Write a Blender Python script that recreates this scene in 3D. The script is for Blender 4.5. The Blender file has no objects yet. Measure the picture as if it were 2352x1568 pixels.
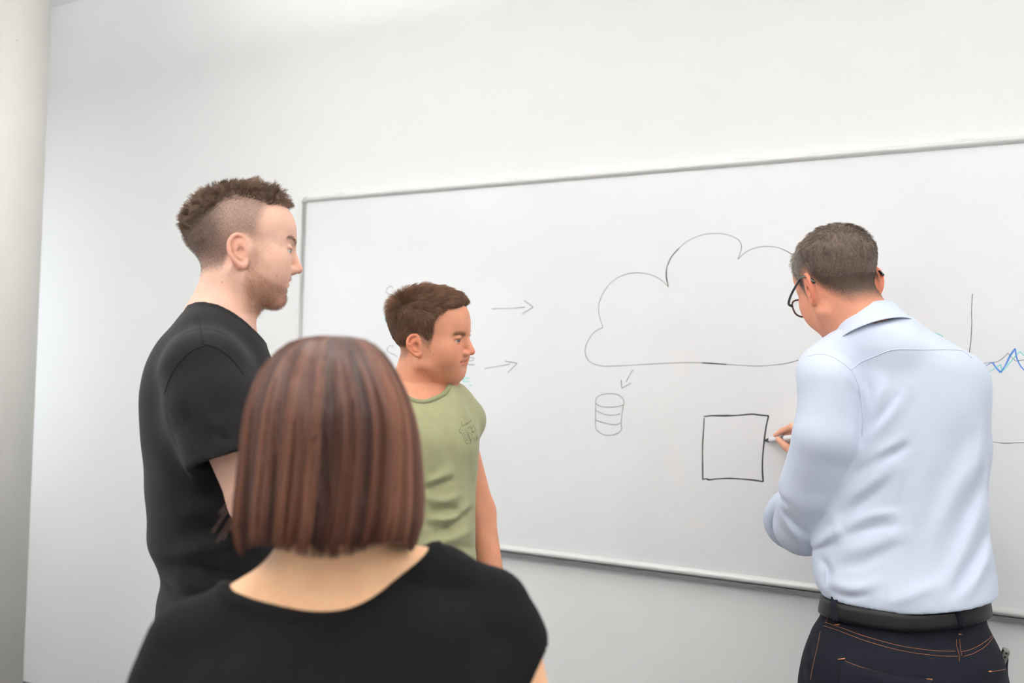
import bpy, math, random
import numpy as np
from mathutils import Matrix, Vector
from mathutils.bvhtree import BVHTree

# ------------------------------------------------------------------ camera
FPX = 2352 * 35 / 36.0
YAW, PITCH, ROLL = math.radians(29.955), math.radians(1.9085), math.radians(1.508)
CAM_Y, CAM_H = -2.83, 1.47
SC = bpy.context.scene
ROOT = SC.collection


def _cam_axes(yaw):
    fw = np.array([-math.sin(yaw) * math.cos(PITCH), math.cos(yaw) * math.cos(PITCH), math.sin(PITCH)])
    r0 = np.array([math.cos(yaw), math.sin(yaw), 0.0])
    u0 = np.cross(r0, fw)
    r = r0 * math.cos(ROLL) + u0 * math.sin(ROLL)
    u = -r0 * math.sin(ROLL) + u0 * math.cos(ROLL)
    return r, u, fw


cam_data = bpy.data.cameras.new('camera')
cam_data.sensor_width = 36.0
cam_data.lens = 35.0
cam_data.clip_start = 0.05
cam_data.dof.use_dof = True
cam_data.dof.focus_distance = 2.12
cam_data.dof.aperture_fstop = 3.2
cam = bpy.data.objects.new('camera', cam_data)
ROOT.objects.link(cam)
_r, _u, _f = _cam_axes(YAW)
cam.matrix_world = Matrix(((_r[0], _u[0], -_f[0], 0.0), (_r[1], _u[1], -_f[1], CAM_Y),
                           (_r[2], _u[2], -_f[2], CAM_H), (0, 0, 0, 1)))
SC.camera = cam

# ------------------------------------------------------------------ daylight, exposure
SC.view_settings.view_transform = 'Standard'
SC.view_settings.look = 'None'
SC.view_settings.gamma = 1.0
SC.view_settings.use_curve_mapping = False
SC.view_settings.exposure = -0.16
world = bpy.data.worlds.new('daylight')
SC.world = world
world.use_nodes = True
_bg = world.node_tree.nodes['Background']
_bg.inputs[0].default_value = (0.90, 0.95, 1.0, 1)
_bg.inputs[1].default_value = 3.0

ROOM_X0, ROOM_X1, ROOM_Y0, ROOM_H = -4.45, 3.2, -6.0, 3.09
FILL_UP, FILL_DOWN = 33.0, 2.0     # watts of one added fill pendant, upwards and downwards
FILL_LAMPS = [(x, y) for x in (-1.95, 0.0, 1.95) for y in (-1.25, -2.9, -4.8)] + [(-3.5, -2.3), (-3.5, -4.2)]
WINDOWS = [(-1.55, -0.16), (-3.15, -2.2), (-4.2, -3.25), (-5.25, -4.3)]   # y ranges on the left wall
WIN_Z = (0.92, 2.36)
# ------------------------------------------------------------------ helpers
def lin(r, g, b, k=1.0):
    f = lambda c: ((c / 255.0 + 0.055) / 1.055) ** 2.4 if c > 10 else c / 255.0 / 12.92
    return (f(r) * k, f(g) * k, f(b) * k, 1.0)


def principled(name, color=(0.8, 0.8, 0.8, 1), rough=0.6, metal=0.0, spec=0.5, attr=None, sss=0.0,
               noise=None, bump=None, sheen=0.0, coat=0.0, trans=0.0, emit=None):
    m = bpy.data.materials.new(name)
    m.use_nodes = True
    nt = m.node_tree
    b = nt.nodes['Principled BSDF']
    b.inputs['Base Color'].default_value = color
    b.inputs['Roughness'].default_value = rough
    b.inputs['Metallic'].default_value = metal
    b.inputs['Specular IOR Level'].default_value = spec
    b.inputs['Sheen Weight'].default_value = sheen
    b.inputs['Coat Weight'].default_value = coat
    b.inputs['Transmission Weight'].default_value = trans
    if emit:
        b.inputs['Emission Color'].default_value = emit[0]
        b.inputs['Emission Strength'].default_value = emit[1]
    src = None
    tc = nt.nodes.new('ShaderNodeTexCoord')
    if attr:
        a = nt.nodes.new('ShaderNodeAttribute')
        a.attribute_name = attr
        src = a.outputs['Color']
    if noise:                       # (scale, strength[, stretch])
        n = nt.nodes.new('ShaderNodeTexNoise')
        n.inputs['Scale'].default_value = noise[0]
        n.inputs['Detail'].default_value = 5
        mp = nt.nodes.new('ShaderNodeMapping')
        if len(noise) > 2:
            mp.inputs['Scale'].default_value = noise[2]
        nt.links.new(tc.outputs['Object'], mp.inputs[0])
        nt.links.new(mp.outputs[0], n.inputs[0])
        r = nt.nodes.new('ShaderNodeMapRange')
        r.inputs['From Min'].default_value = 0.3
        r.inputs['From Max'].default_value = 0.7
        r.inputs['To Min'].default_value = 1 - noise[1]
        r.inputs['To Max'].default_value = 1 + noise[1]
        nt.links.new(n.outputs[0], r.inputs[0])
        mx = nt.nodes.new('ShaderNodeMix')
        mx.data_type = 'RGBA'
        mx.blend_type = 'MULTIPLY'
        mx.inputs[0].default_value = 1.0
        mx.inputs[6].default_value = color
        if src:
            nt.links.new(src, mx.inputs[6])
        nt.links.new(r.outputs[0], mx.inputs[7])
        src = mx.outputs[2]
    if src:
        nt.links.new(src, b.inputs['Base Color'])
    if sss:
        b.inputs['Subsurface Weight'].default_value = sss
        b.inputs['Subsurface Radius'].default_value = (0.9, 0.35, 0.2)
        b.inputs['Subsurface Scale'].default_value = 0.006
    if bump:                        # (scale, strength, distance)
        n = nt.nodes.new('ShaderNodeTexNoise')
        n.inputs['Scale'].default_value = bump[0]
        n.inputs['Detail'].default_value = 4
        nt.links.new(tc.outputs['Object'], n.inputs[0])
        bp = nt.nodes.new('ShaderNodeBump')
        bp.inputs['Strength'].default_value = bump[1]
        bp.inputs['Distance'].default_value = bump[2]
        nt.links.new(n.outputs[0], bp.inputs['Height'])
        nt.links.new(bp.outputs[0], b.inputs['Normal'])
    return m


def tag(o, label=None, cat=None, kind=None, group=None):
    for k, v in (('label', label), ('category', cat), ('kind', kind), ('group', group)):
        if v:
            o[k] = v
    return o


def mesh_obj(name, verts, faces, mat, parent=None, smooth=True, col=None, loc=None):
    """one mesh object from numpy vertices and an (n,3)/(n,4) face array or a list of faces"""
    me = bpy.data.meshes.new(name)
    verts = np.asarray(verts, dtype=np.float64)
    if isinstance(faces, np.ndarray) and len(faces):
        k = faces.shape[1]
        me.vertices.add(len(verts))
        me.vertices.foreach_set('co', verts.astype(np.float32).ravel())
        me.loops.add(faces.size)
        me.loops.foreach_set('vertex_index', faces.astype(np.int32).ravel())
        me.polygons.add(len(faces))
        me.polygons.foreach_set('loop_start', np.arange(0, faces.size, k, dtype=np.int32))
        me.polygons.foreach_set('loop_total', np.full(len(faces), k, dtype=np.int32))
        me.update(calc_edges=True)
    else:
        me.from_pydata([tuple(v) for v in verts], [], [list(map(int, f)) for f in faces])
        me.update()
    if smooth:
        me.polygons.foreach_set('use_smooth', np.ones(len(me.polygons), dtype=bool))
    if col is not None:
        a = me.attributes.new('col', 'FLOAT_COLOR', 'POINT')
        c4 = np.ones((len(verts), 4), np.float32)
        c4[:, :3] = col
        a.data.foreach_set('color', c4.ravel())
    me.validate()
    o = bpy.data.objects.new(name, me)
    ROOT.objects.link(o)
    if mat:
        me.materials.append(mat)
    if parent:
        o.parent = parent
    if loc is not None:
        o.location = loc
    return o


def box_vf(lo, hi, bev=0.0):
    """box with optionally chamfered edges (vertices, faces)"""
    lo, hi = np.array(lo, float), np.array(hi, float)
    c, h = (lo + hi) / 2, (hi - lo) / 2
    if bev <= 0:
        v = np.array([[sx, sy, sz] for sx in (-1, 1) for sy in (-1, 1) for sz in (-1, 1)]) * h + c
        f = [(0, 1, 3, 2), (4, 6, 7, 5), (0, 4, 5, 1), (2, 3, 7, 6), (0, 2, 6, 4), (1, 5, 7, 3)]
        return v, f
    import bmesh
    bm = bmesh.new()
    bmesh.ops.create_cube(bm, size=1.0)
    for v in bm.verts:
        v.co = Vector(c) + Vector((v.co.x * 2 * h[0], v.co.y * 2 * h[1], v.co.z * 2 * h[2]))
    bmesh.ops.bevel(bm, geom=list(bm.edges), offset=bev, segments=2, affect='EDGES', profile=0.6)
    v = np.array([x.co[:] for x in bm.verts])
    bm.verts.index_update()
    f = [[q.index for q in p.verts] for p in bm.faces]
    bm.free()
    return v, f


def join_vf(parts):
    V, F, n = [], [], 0
    for v, f in parts:
        v = np.asarray(v)
        V.append(v)
        F += [[int(i) + n for i in q] for q in f]
        n += len(v)
    return np.concatenate(V), F


def catmull(pts, n=8):
    """smooth polyline through the points"""
    p = np.asarray(pts, float)
    if len(p) < 3:
        t = np.linspace(0, 1, n + 1)[:, None]
        return p[0] * (1 - t) + p[-1] * t
    q = np.vstack([2 * p[0] - p[1], p, 2 * p[-1] - p[-2]])
    out = []
    for i in range(len(p) - 1):
        a, b, c, d = q[i], q[i + 1], q[i + 2], q[i + 3]
        t = np.linspace(0, 1, n, endpoint=False)[:, None]
        out.append(0.5 * (2 * b + (c - a) * t + (2 * a - 5 * b + 4 * c - d) * t ** 2 + (3 * b - a - 3 * c + d) * t ** 3))
    out.append(p[-1:])
    return np.concatenate(out)


def tube_vf(pts, rad, sides=6, caps=True):
    p = np.asarray(pts, float)
    n = len(p)
    rad = np.full(n, rad) if np.isscalar(rad) else np.asarray(rad, float)
    t = np.gradient(p, axis=0)
    t /= np.linalg.norm(t, axis=1)[:, None] + 1e-12
    ref = np.array([0, 0, 1.0]) if abs(t[0][2]) < 0.8 else np.array([1.0, 0, 0])
    V = []
    u = np.cross(t[0], ref)
    for i in range(n):
        u = u - t[i] * (u @ t[i])
        u /= np.linalg.norm(u) + 1e-12
        w = np.cross(t[i], u)
        a = np.arange(sides) * 2 * math.pi / sides
        V.append(p[i] + rad[i] * (np.cos(a)[:, None] * u + np.sin(a)[:, None] * w))
    V = np.concatenate(V)
    F = []
    for i in range(n - 1):
        for j in range(sides):
            k = (j + 1) % sides
            F.append((i * sides + j, i * sides + k, (i + 1) * sides + k, (i + 1) * sides + j))
    if caps:
        F.append(tuple(range(sides - 1, -1, -1)))
        F.append(tuple((n - 1) * sides + j for j in range(sides)))
    return V, F


# camera-levelled frame "CH": X to the right of the view, Y away, Z height above the floor
_rc, _uc, _fc = _cam_axes(0.0)


def ray(px, py):
    return _fc + _rc * (px - 1176) / FPX + _uc * (784 - py) / FPX


def ch(px, py, depth):
    d = ray(px, py)
    return d * (depth / d[1]) + np.array([0, 0, CAM_H])


def ch2w(p):
    p = np.asarray(p, float)
    c, s = math.cos(YAW), math.sin(YAW)
    q = p.copy()
    q[..., 0] = p[..., 0] * c - p[..., 1] * s
    q[..., 1] = p[..., 0] * s + p[..., 1] * c + CAM_Y
    return q


def w2ch(p):
    p = np.asarray(p, float)
    c, s = math.cos(YAW), math.sin(YAW)
    q = p.copy()
    x, y = p[..., 0], p[..., 1] - CAM_Y
    q[..., 0] = x * c + y * s
    q[..., 1] = -x * s + y * c
    return q


def wall_hit(px, py, y=0.0):
    """point of the back wall (or of a plane parallel to it) seen at a pixel, world frame"""
    d = ray(px, py)
    c, s = math.cos(YAW), math.sin(YAW)
    dx, dy = d[0] * c - d[1] * s, d[0] * s + d[1] * c
    t = (y - CAM_Y) / dy
    return np.array([dx * t, y, CAM_H + d[2] * t])


# ------------------------------------------------------------------ implicit surfaces
def sstep(x, a=0.0, b=1.0):
    t = np.clip((x - a) / (b - a), 0, 1)
    return t * t * (3 - 2 * t)


def hermite(xs, ys):
    xs, ys = np.asarray(xs, float), np.asarray(ys, float)
    o = np.argsort(xs)
    xs, ys = xs[o], ys[o]
    m = np.gradient(ys, xs)

    def f(x):
        x = np.clip(x, xs[0], xs[-1])
        i = np.clip(np.searchsorted(xs, x) - 1, 0, len(xs) - 2)
        h = xs[i + 1] - xs[i]
        t = (x - xs[i]) / h
        return ((2 * t ** 3 - 3 * t ** 2 + 1) * ys[i] + (t ** 3 - 2 * t ** 2 + t) * h * m[i]
                + (-2 * t ** 3 + 3 * t ** 2) * ys[i + 1] + (t ** 3 - t ** 2) * h * m[i + 1])
    return f


def axis(lo, hi, h, fine=()):
    pts = [lo]
    while pts[-1] < hi:
        x = pts[-1]
        s = h
        for a, b, hf in fine:
            if a - 1e-9 <= x < b:
                s = hf
            elif x < a and x + s > a:
                s = max(a - x, 1e-4)
        pts.append(x + s)
    return np.array(pts, np.float32)


class Field:
    def __init__(s, xs, ys, zs):
        s.ax = (np.asarray(xs, np.float32), np.asarray(ys, np.float32), np.asarray(zs, np.float32))
        s.v = np.full([len(a) for a in s.ax], 0.5, np.float32)
        s.frame()

    def frame(s, R=None, c=(0, 0, 0), scale=1.0):
        s.R = np.eye(3) if R is None else np.asarray(R, float)
        s.c = np.asarray(c, float)
        s.s = scale
        s.ident = R is None
        return s

    def region(s, lo, hi, m):
        lo, hi = np.asarray(lo) - m / s.s, np.asarray(hi) + m / s.s
        cor = np.array([[x, y, z] for x in (lo[0], hi[0]) for y in (lo[1], hi[1]) for z in (lo[2], hi[2])])
        w = cor * s.s @ s.R.T + s.c
        sl = []
        for k in range(3):
            a = np.searchsorted(s.ax[k], w[:, k].min())
            b = np.searchsorted(s.ax[k], w[:, k].max())
            sl.append(slice(max(a - 1, 0), max(b + 1, 1)))
        sl = tuple(sl)
        X = s.ax[0][sl[0]][:, None, None] - s.c[0]
        Y = s.ax[1][sl[1]][None, :, None] - s.c[1]
        Z = s.ax[2][sl[2]][None, None, :] - s.c[2]
        R = s.R / s.s
        if s.ident:
            return sl, X / s.s, Y / s.s, Z / s.s
        return (sl, X * R[0, 0] + Y * R[1, 0] + Z * R[2, 0], X * R[0, 1] + Y * R[1, 1] + Z * R[2, 1],
                X * R[0, 2] + Y * R[1, 2] + Z * R[2, 2])

    def put(s, fn, lo, hi, k=0.0, sub=False):
        sl, X, Y, Z = s.region(lo, hi, max(k * s.s, 0.03))
        a = s.v[sl]
        if a.size == 0:
            return
        d = np.asarray(fn(X, Y, Z) * s.s, np.float32)
        k = k * s.s
        if sub:
            d = -d
            if k <= 0:
                s.v[sl] = np.maximum(a, d)
            else:
                h = np.clip(0.5 - 0.5 * (d - a) / k, 0, 1)
                s.v[sl] = d + (a - d) * h + k * h * (1 - h)
        else:
            if k <= 0:
                s.v[sl] = np.minimum(a, d)
            else:
                h = np.clip(0.5 + 0.5 * (d - a) / k, 0, 1)
                s.v[sl] = d + (a - d) * h - k * h * (1 - h)

    def ell(s, c, r, k=0.0, sub=False, rot=None):
        c, r = np.asarray(c, float), np.asarray(r, float)
        M = None if rot is None else np.asarray(rot, float)

        def fn(X, Y, Z):
            x, y, z = X - c[0], Y - c[1], Z - c[2]
            if M is not None:
                x, y, z = (x * M[0, 0] + y * M[1, 0] + z * M[2, 0], x * M[0, 1] + y * M[1, 1] + z * M[2, 1],
                           x * M[0, 2] + y * M[1, 2] + z * M[2, 2])
            q0 = np.sqrt((x / r[0]) ** 2 + (y / r[1]) ** 2 + (z / r[2]) ** 2)
            q1 = np.sqrt((x / r[0] ** 2) ** 2 + (y / r[1] ** 2) ** 2 + (z / r[2] ** 2) ** 2) + 1e-6
            return q0 * (q0 - 1) / q1
        e = r if M is None else np.full(3, r.max())
        s.put(fn, c - e, c + e, k, sub)
        return s

    def cone(s, a, b, ra, rb, k=0.0, sub=False, flat=None):
        a, b = np.asarray(a, float), np.asarray(b, float)
        ba = b - a
        bb = ba @ ba + 1e-12

        def fn(X, Y, Z):
            x, y, z = X - a[0], Y - a[1], Z - a[2]
            t = np.clip((x * ba[0] + y * ba[1] + z * ba[2]) / bb, 0, 1)
            return np.sqrt((x - ba[0] * t) ** 2 + (y - ba[1] * t) ** 2 + (z - ba[2] * t) ** 2) - (ra + (rb - ra) * t)
        r = max(ra, rb)
        s.put(fn, np.minimum(a, b) - r, np.maximum(a, b) + r, k, sub)
        return s

    def chain(s, pts, rads, k=0.0, k0=None):
        for i in range(len(pts) - 1):
            s.cone(pts[i], pts[i + 1], rads[i], rads[i + 1], k if (i or k0 is None) else k0)
        return s

    def loft(s, rows, k=0.0, n=2.2, grow=0.0, capk=0.02, ang=0.0):
        """stack of super-ellipses: rows of (z, cx, cy, a, b)"""
        rows = np.asarray(rows, float)
        z0, z1 = rows[:, 0].min(), rows[:, 0].max()
        F = [hermite(rows[:, 0], rows[:, i]) for i in (1, 2, 3, 4)]
        ca, sa = math.cos(ang), math.sin(ang)

        def fn(X, Y, Z):
            cx, cy, a, b = [f(Z) for f in F]
            a, b = a + grow, b + grow
            x, y = X - cx, Y - cy
            if ang:
                x, y = x * ca + y * sa, -x * sa + y * ca
            q = ((np.abs(x) / a) ** n + (np.abs(y) / b) ** n) ** (1.0 / n)
            d = (q - 1) * np.minimum(a, b)
            e = np.maximum(Z - (z1 + grow), (z0 - grow) - Z)
            h = np.clip(0.5 - 0.5 * (e - d) / capk, 0, 1)
            return e + (d - e) * h + capk * h * (1 - h)
        m = (rows[:, 3:5] + abs(grow)).max(axis=1)
        lo = [(rows[:, 1] - m).min(), (rows[:, 2] - m).min(), z0 - abs(grow)]
        hi = [(rows[:, 1] + m).max(), (rows[:, 2] + m).max(), z1 + abs(grow)]
        s.put(fn, lo, hi, k)
        return s

    def like(s):
        return Field(*s.ax)

    def join(s, o, k=0.0):
        a, d = s.v, o.v
        if k <= 0:
            s.v = np.minimum(a, d)
        else:
            h = np.clip(0.5 + 0.5 * (d - a) / k, 0, 1)
            s.v = d + (a - d) * h - k * h * (1 - h)
        return s

    def sleeve(s, pts, rads, inner, slant=None, deep=0.06, k=0.01):
        """open sleeve along pts, ending with a hollow hem at the last point"""
        o = s.like()
        o.chain(pts, rads, k)
        hem = np.asarray(pts[-1])
        a = hem - np.asarray(pts[-2])
        a = a / np.linalg.norm(a)
        n = a if slant is None else np.asarray(slant, float) / np.linalg.norm(slant)
        X, Y, Z = s.full()
        x, y, z = X - hem[0], Y - hem[1], Z - hem[2]
        dn = x * n[0] + y * n[1] + z * n[2]
        dd = x * a[0] + y * a[1] + z * a[2]
        rr = np.sqrt(np.maximum(x * x + y * y + z * z - dd * dd, 0))
        o.v = np.maximum(np.maximum(o.v, dn), -np.maximum(rr - inner, -dn - deep)).astype(np.float32)
        return o

    def full(s):
        return (s.ax[0][:, None, None], s.ax[1][None, :, None], s.ax[2][None, None, :])

    def mesh(s, smooth=2):
        """surface nets"""
        v = s.v
        ins = v < 0
        pos, cel, quad = [], [], []
        n = np.array(v.shape)
        st = np.array([(n[1] - 1) * (n[2] - 1), n[2] - 1, 1])
        for k in range(3):
            o1, o2 = (k + 1) % 3, (k + 2) % 3
            sa, sb = [slice(None)] * 3, [slice(None)] * 3
            sa[k], sb[k] = slice(0, -1), slice(1, None)
            A, B = ins[tuple(sa)], ins[tuple(sb)]
            idx = np.argwhere(A != B)
            keep = (idx[:, o1] > 0) & (idx[:, o1] < n[o1] - 1) & (idx[:, o2] > 0) & (idx[:, o2] < n[o2] - 1)
            idx = idx[keep]
            j = idx.copy()
            j[:, k] += 1
            va, vb = v[tuple(idx.T)], v[tuple(j.T)]
            t = va / (va - vb)
            p = np.stack([s.ax[q][idx[:, q]] for q in range(3)], 1).astype(np.float64)
            p[:, k] += t * (s.ax[k][j[:, k]] - s.ax[k][idx[:, k]])
            base = idx @ st
            c = np.stack([base - st[o1] - st[o2], base - st[o2], base, base - st[o1]], 1)
            flip = va > 0
            c[flip] = c[flip][:, ::-1]
            quad.append(c)
            for q in range(4):
                pos.append(p)
                cel.append(c[:, q])
        cel, pos, quad = np.concatenate(cel), np.concatenate(pos), np.concatenate(quad)
        uni, inv = np.unique(cel, return_inverse=True)
        cnt = np.bincount(inv, minlength=len(uni))
        V = np.stack([np.bincount(inv, pos[:, q], len(uni)) / cnt for q in range(3)], 1)
        F = np.searchsorted(uni, quad)
        V = relax(V, F, smooth)
        return V, F


def relax(V, F, it, lam=0.5):
    if it <= 0:
        return V
    e = np.concatenate([F[:, [i, (i + 1) % F.shape[1]]] for i in range(F.shape[1])])
    e = np.concatenate([e, e[:, ::-1]])
    cnt = np.bincount(e[:, 0], minlength=len(V))[:, None] + 1e-9
    for _ in range(it):
        av = np.stack([np.bincount(e[:, 0], V[e[:, 1], q], len(V)) for q in range(3)], 1) / cnt
        V = V + lam * (av - V)
    return V


def vnormals(V, F):
    a = V[F[:, 2]] - V[F[:, 0]]
    b = V[F[:, 3 % F.shape[1]]] - V[F[:, 1]]
    fn = np.cross(a, b)
    N = np.zeros_like(V)
    for i in range(F.shape[1]):
        for q in range(3):
            N[:, q] += np.bincount(F[:, i], fn[:, q], len(V))
    return N / (np.linalg.norm(N, axis=1)[:, None] + 1e-12)


def rot_from(y, z):
    """matrix whose columns are right, forward (y) and up (z)"""
    y = np.asarray(y, float) / np.linalg.norm(y)
    z = np.asarray(z, float)
    z = z - y * (z @ y)
    z /= np.linalg.norm(z)
    return np.stack([np.cross(y, z), y, z], 1)


def noise3(P, seed=0, n=6, f=1.0):
    """cheap smooth pseudo noise: a few random plane waves"""
    rs = np.random.RandomState(seed)
    o = 0
    for _ in range(n):
        k = rs.normal(size=3) * f
        o = o + np.sin(P[..., 0] * k[0] + P[..., 1] * k[1] + P[..., 2] * k[2] + rs.uniform(0, 6.28))
    return o / math.sqrt(n)


def strands_vf(curves, rads, sides=3):
    """curves (n, m, 3) -> thin tapered tubes, (n, m) radii"""
    C = np.asarray(curves)
    n, m, _ = C.shape
    T = np.gradient(C, axis=1)
    T /= np.linalg.norm(T, axis=2)[..., None] + 1e-12
    ref = np.where(np.abs(T[:, 0, 2:3]) < 0.8, np.array([0, 0, 1.0]), np.array([1.0, 0, 0]))
    U = np.zeros_like(C)
    u = np.cross(T[:, 0], ref)
    for i in range(m):
        u = u - T[:, i] * (u * T[:, i]).sum(1)[:, None]
        u /= np.linalg.norm(u, axis=1)[:, None] + 1e-12
        U[:, i] = u
    W = np.cross(T, U)
    R = np.broadcast_to(np.asarray(rads), (n, m))[..., None]
    V = np.stack([C + R * (math.cos(a) * U + math.sin(a) * W) for a in np.arange(sides) * 2 * math.pi / sides], 2)
    idx = np.arange(n * m * sides).reshape(n, m, sides)
    F = []
    for j in range(sides):
        k = (j + 1) % sides
        F.append(np.stack([idx[:, :-1, j], idx[:, :-1, k], idx[:, 1:, k], idx[:, 1:, j]], -1).reshape(-1, 4))
    return V.reshape(-1, 3), np.concatenate(F)
# ------------------------------------------------------------------ the room
M_WALL = principled('wall_paint', lin(240, 240, 239), 0.75, bump=(160, 0.06, 0.002), noise=(0.9, 0.006))
M_CEIL = principled('ceiling_paint', lin(243, 243, 241), 0.8)
M_FLOOR = principled('carpet', lin(120, 120, 122), 0.95, noise=(220, 0.25), bump=(300, 0.4, 0.004))
M_DARK = principled('dark_skirting', lin(46, 48, 52), 0.5)
M_ALU = principled('anodised_aluminium', lin(226, 226, 224), 0.4, metal=0.12)
M_ALU_SHADE = principled('shaded_aluminium_lip', lin(150, 152, 154), 0.35, metal=0.55)  # darker than the rail: shade of the downward-facing lip put into its colour
M_CAP = principled('corner_plastic', lin(196, 194, 192), 0.5)
M_BOARD = principled('enamel_white', lin(238, 239, 240), 0.15, spec=0.55, noise=(1.2, 0.006))
M_FRAMEW = principled('window_white', lin(225, 226, 228), 0.4)
M_COL = principled('column_concrete', lin(213, 211, 206), 0.8, bump=(90, 0.05, 0.003))


def speckle(m, scale, thr, dark):
    nt = m.node_tree
    b = nt.nodes['Principled BSDF']
    tc = nt.nodes.new('ShaderNodeTexCoord')
    vo = nt.nodes.new('ShaderNodeTexVoronoi')
    vo.inputs['Scale'].default_value = scale
    nt.links.new(tc.outputs['Object'], vo.inputs['Vector'])
    no = nt.nodes.new('ShaderNodeTexNoise')
    no.inputs['Scale'].default_value = 5
    nt.links.new(tc.outputs['Object'], no.inputs['Vector'])
    th = nt.nodes.new('ShaderNodeMath')
    th.operation = 'MULTIPLY'
    nt.links.new(no.outputs[0], th.inputs[0])
    th.inputs[1].default_value = thr
    lt = nt.nodes.new('ShaderNodeMath')
    lt.operation = 'LESS_THAN'
    nt.links.new(vo.outputs['Distance'], lt.inputs[0])
    nt.links.new(th.outputs[0], lt.inputs[1])
    mx = nt.nodes.new('ShaderNodeMix')
    mx.data_type = 'RGBA'
    mx.inputs[6].default_value = b.inputs['Base Color'].default_value
    mx.inputs[7].default_value = dark
    nt.links.new(lt.outputs[0], mx.inputs[0])
    nt.links.new(mx.outputs[2], b.inputs['Base Color'])


speckle(M_COL, 22, 0.09, lin(150, 148, 144))

M_GLASS = bpy.data.materials.new('window_glass')
M_GLASS.use_nodes = True
_nt = M_GLASS.node_tree
_nt.nodes.remove(_nt.nodes['Principled BSDF'])
_t, _g, _m = (_nt.nodes.new('ShaderNodeBsdfTransparent'), _nt.nodes.new('ShaderNodeBsdfGlossy'), _nt.nodes.new('ShaderNodeMixShader'))
_g.inputs['Roughness'].default_value = 0.02
_m.inputs[0].default_value = 0.07
_nt.links.new(_t.outputs[0], _m.inputs[1])
_nt.links.new(_g.outputs[0], _m.inputs[2])
_nt.links.new(_m.outputs[0], _nt.nodes['Material Output'].inputs[0])

T = 0.2
X0, X1, Y0, H = ROOM_X0, ROOM_X1, ROOM_Y0, ROOM_H


def struct(name, vf, mat, parent=None, smooth=False):
    o = mesh_obj(name, vf[0], vf[1], mat, parent, smooth)
    o['kind'] = 'structure'
    return o


struct('floor', box_vf((X0 - T, Y0 - T, -0.1), (X1 + T, T, 0)), M_FLOOR)
struct('ceiling', box_vf((X0 - T, Y0 - T, H), (X1 + T, T, H + 0.15)), M_CEIL)
struct('wall_back', box_vf((X0 - T, 0, 0), (X1 + T, T, H)), M_WALL)
struct('wall_right', box_vf((X1, Y0, 0), (X1 + T, 0, H)), M_WALL)
struct('wall_front', box_vf((X0, Y0 - T, 0), (X1, Y0, H)), M_WALL)
_pc = [box_vf((X0 - T, Y0, 0), (X0, 0, WIN_Z[0])), box_vf((X0 - T, Y0, WIN_Z[1]), (X0, 0, H))]
_e = sorted([Y0, 0.0] + [q for w in WINDOWS for q in w])
for i in range(0, len(_e), 2):
    _pc.append(box_vf((X0 - T, _e[i], WIN_Z[0]), (X0, _e[i + 1], WIN_Z[1])))
struct('wall_left', join_vf(_pc), M_WALL)
struct('baseboard_back', box_vf((X0, -0.012, 0.0), (X1, 0, 0.045), 0.003), M_DARK)
struct('baseboard_left', box_vf((X0, Y0, 0.0), (X0 + 0.012, -0.012, 0.045), 0.003), M_DARK)

for i, (a, b) in enumerate(WINDOWS):
    z0, z1 = WIN_Z
    fx0, fx1, w = X0 - 0.13, X0 - 0.06, 0.055
    fr = [box_vf((fx0, a, z0), (fx1, b, z0 + w), 0.004), box_vf((fx0, a, z1 - w), (fx1, b, z1), 0.004),
          box_vf((fx0, a, z0 + w), (fx1, a + w, z1 - w), 0.004), box_vf((fx0, b - w, z0 + w), (fx1, b, z1 - w), 0.004)]
    win = struct('window_%d' % (i + 1), join_vf(fr), M_FRAMEW)
    mesh_obj('window_pane', *box_vf((X0 - 0.099, a + w, z0 + w), (X0 - 0.093, b - w, z1 - w)), M_GLASS, win, False)
    mesh_obj('window_sill', *box_vf((X0 - 0.06, a - 0.02, z0 - 0.002), (X0 + 0.05, b + 0.02, z0 + 0.022), 0.004), M_FRAMEW, win, False)
    ld = bpy.data.lights.new('window_portal', 'AREA')        # guides sky sampling through the opening
    ld.shape = 'RECTANGLE'
    ld.size, ld.size_y = b - a, z1 - z0
    ld.cycles.is_portal = True
    lo = bpy.data.objects.new('window_portal', ld)
    ROOT.objects.link(lo)
    lo.location = (X0 - 0.15, (a + b) / 2, (z0 + z1) / 2)
    lo.rotation_euler = (math.radians(90), 0, math.radians(-90))

# round concrete column in front of the windows
_n = 64
_cx, _cy, _r = -3.377, -0.71, 0.17
_a = np.arange(_n) * 2 * math.pi / _n
_ring = lambda r, z: np.stack([r * np.cos(_a), r * np.sin(_a), np.full(_n, z)], 1)
_V = np.concatenate([_ring(_r, 0), _ring(_r, H)])
_F = [(j, (j + 1) % _n, _n + (j + 1) % _n, _n + j) for j in range(_n)]
_F += [tuple(range(_n - 1, -1, -1)), tuple(range(_n, 2 * _n))]
col = mesh_obj('column', _V, _F, M_COL, None, True, loc=(_cx, _cy, 0))
tag(col, 'round white painted concrete column beside the plain wall', 'column', 'structure')
_ang = math.radians(-28)
_sv, _sf = tube_vf([(_r * math.cos(_ang), _r * math.sin(_ang), 0.0), (_r * math.cos(_ang), _r * math.sin(_ang), H)], 0.0016, 5)
mesh_obj('formwork_seam', _sv, _sf, M_COL, col)

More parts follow.
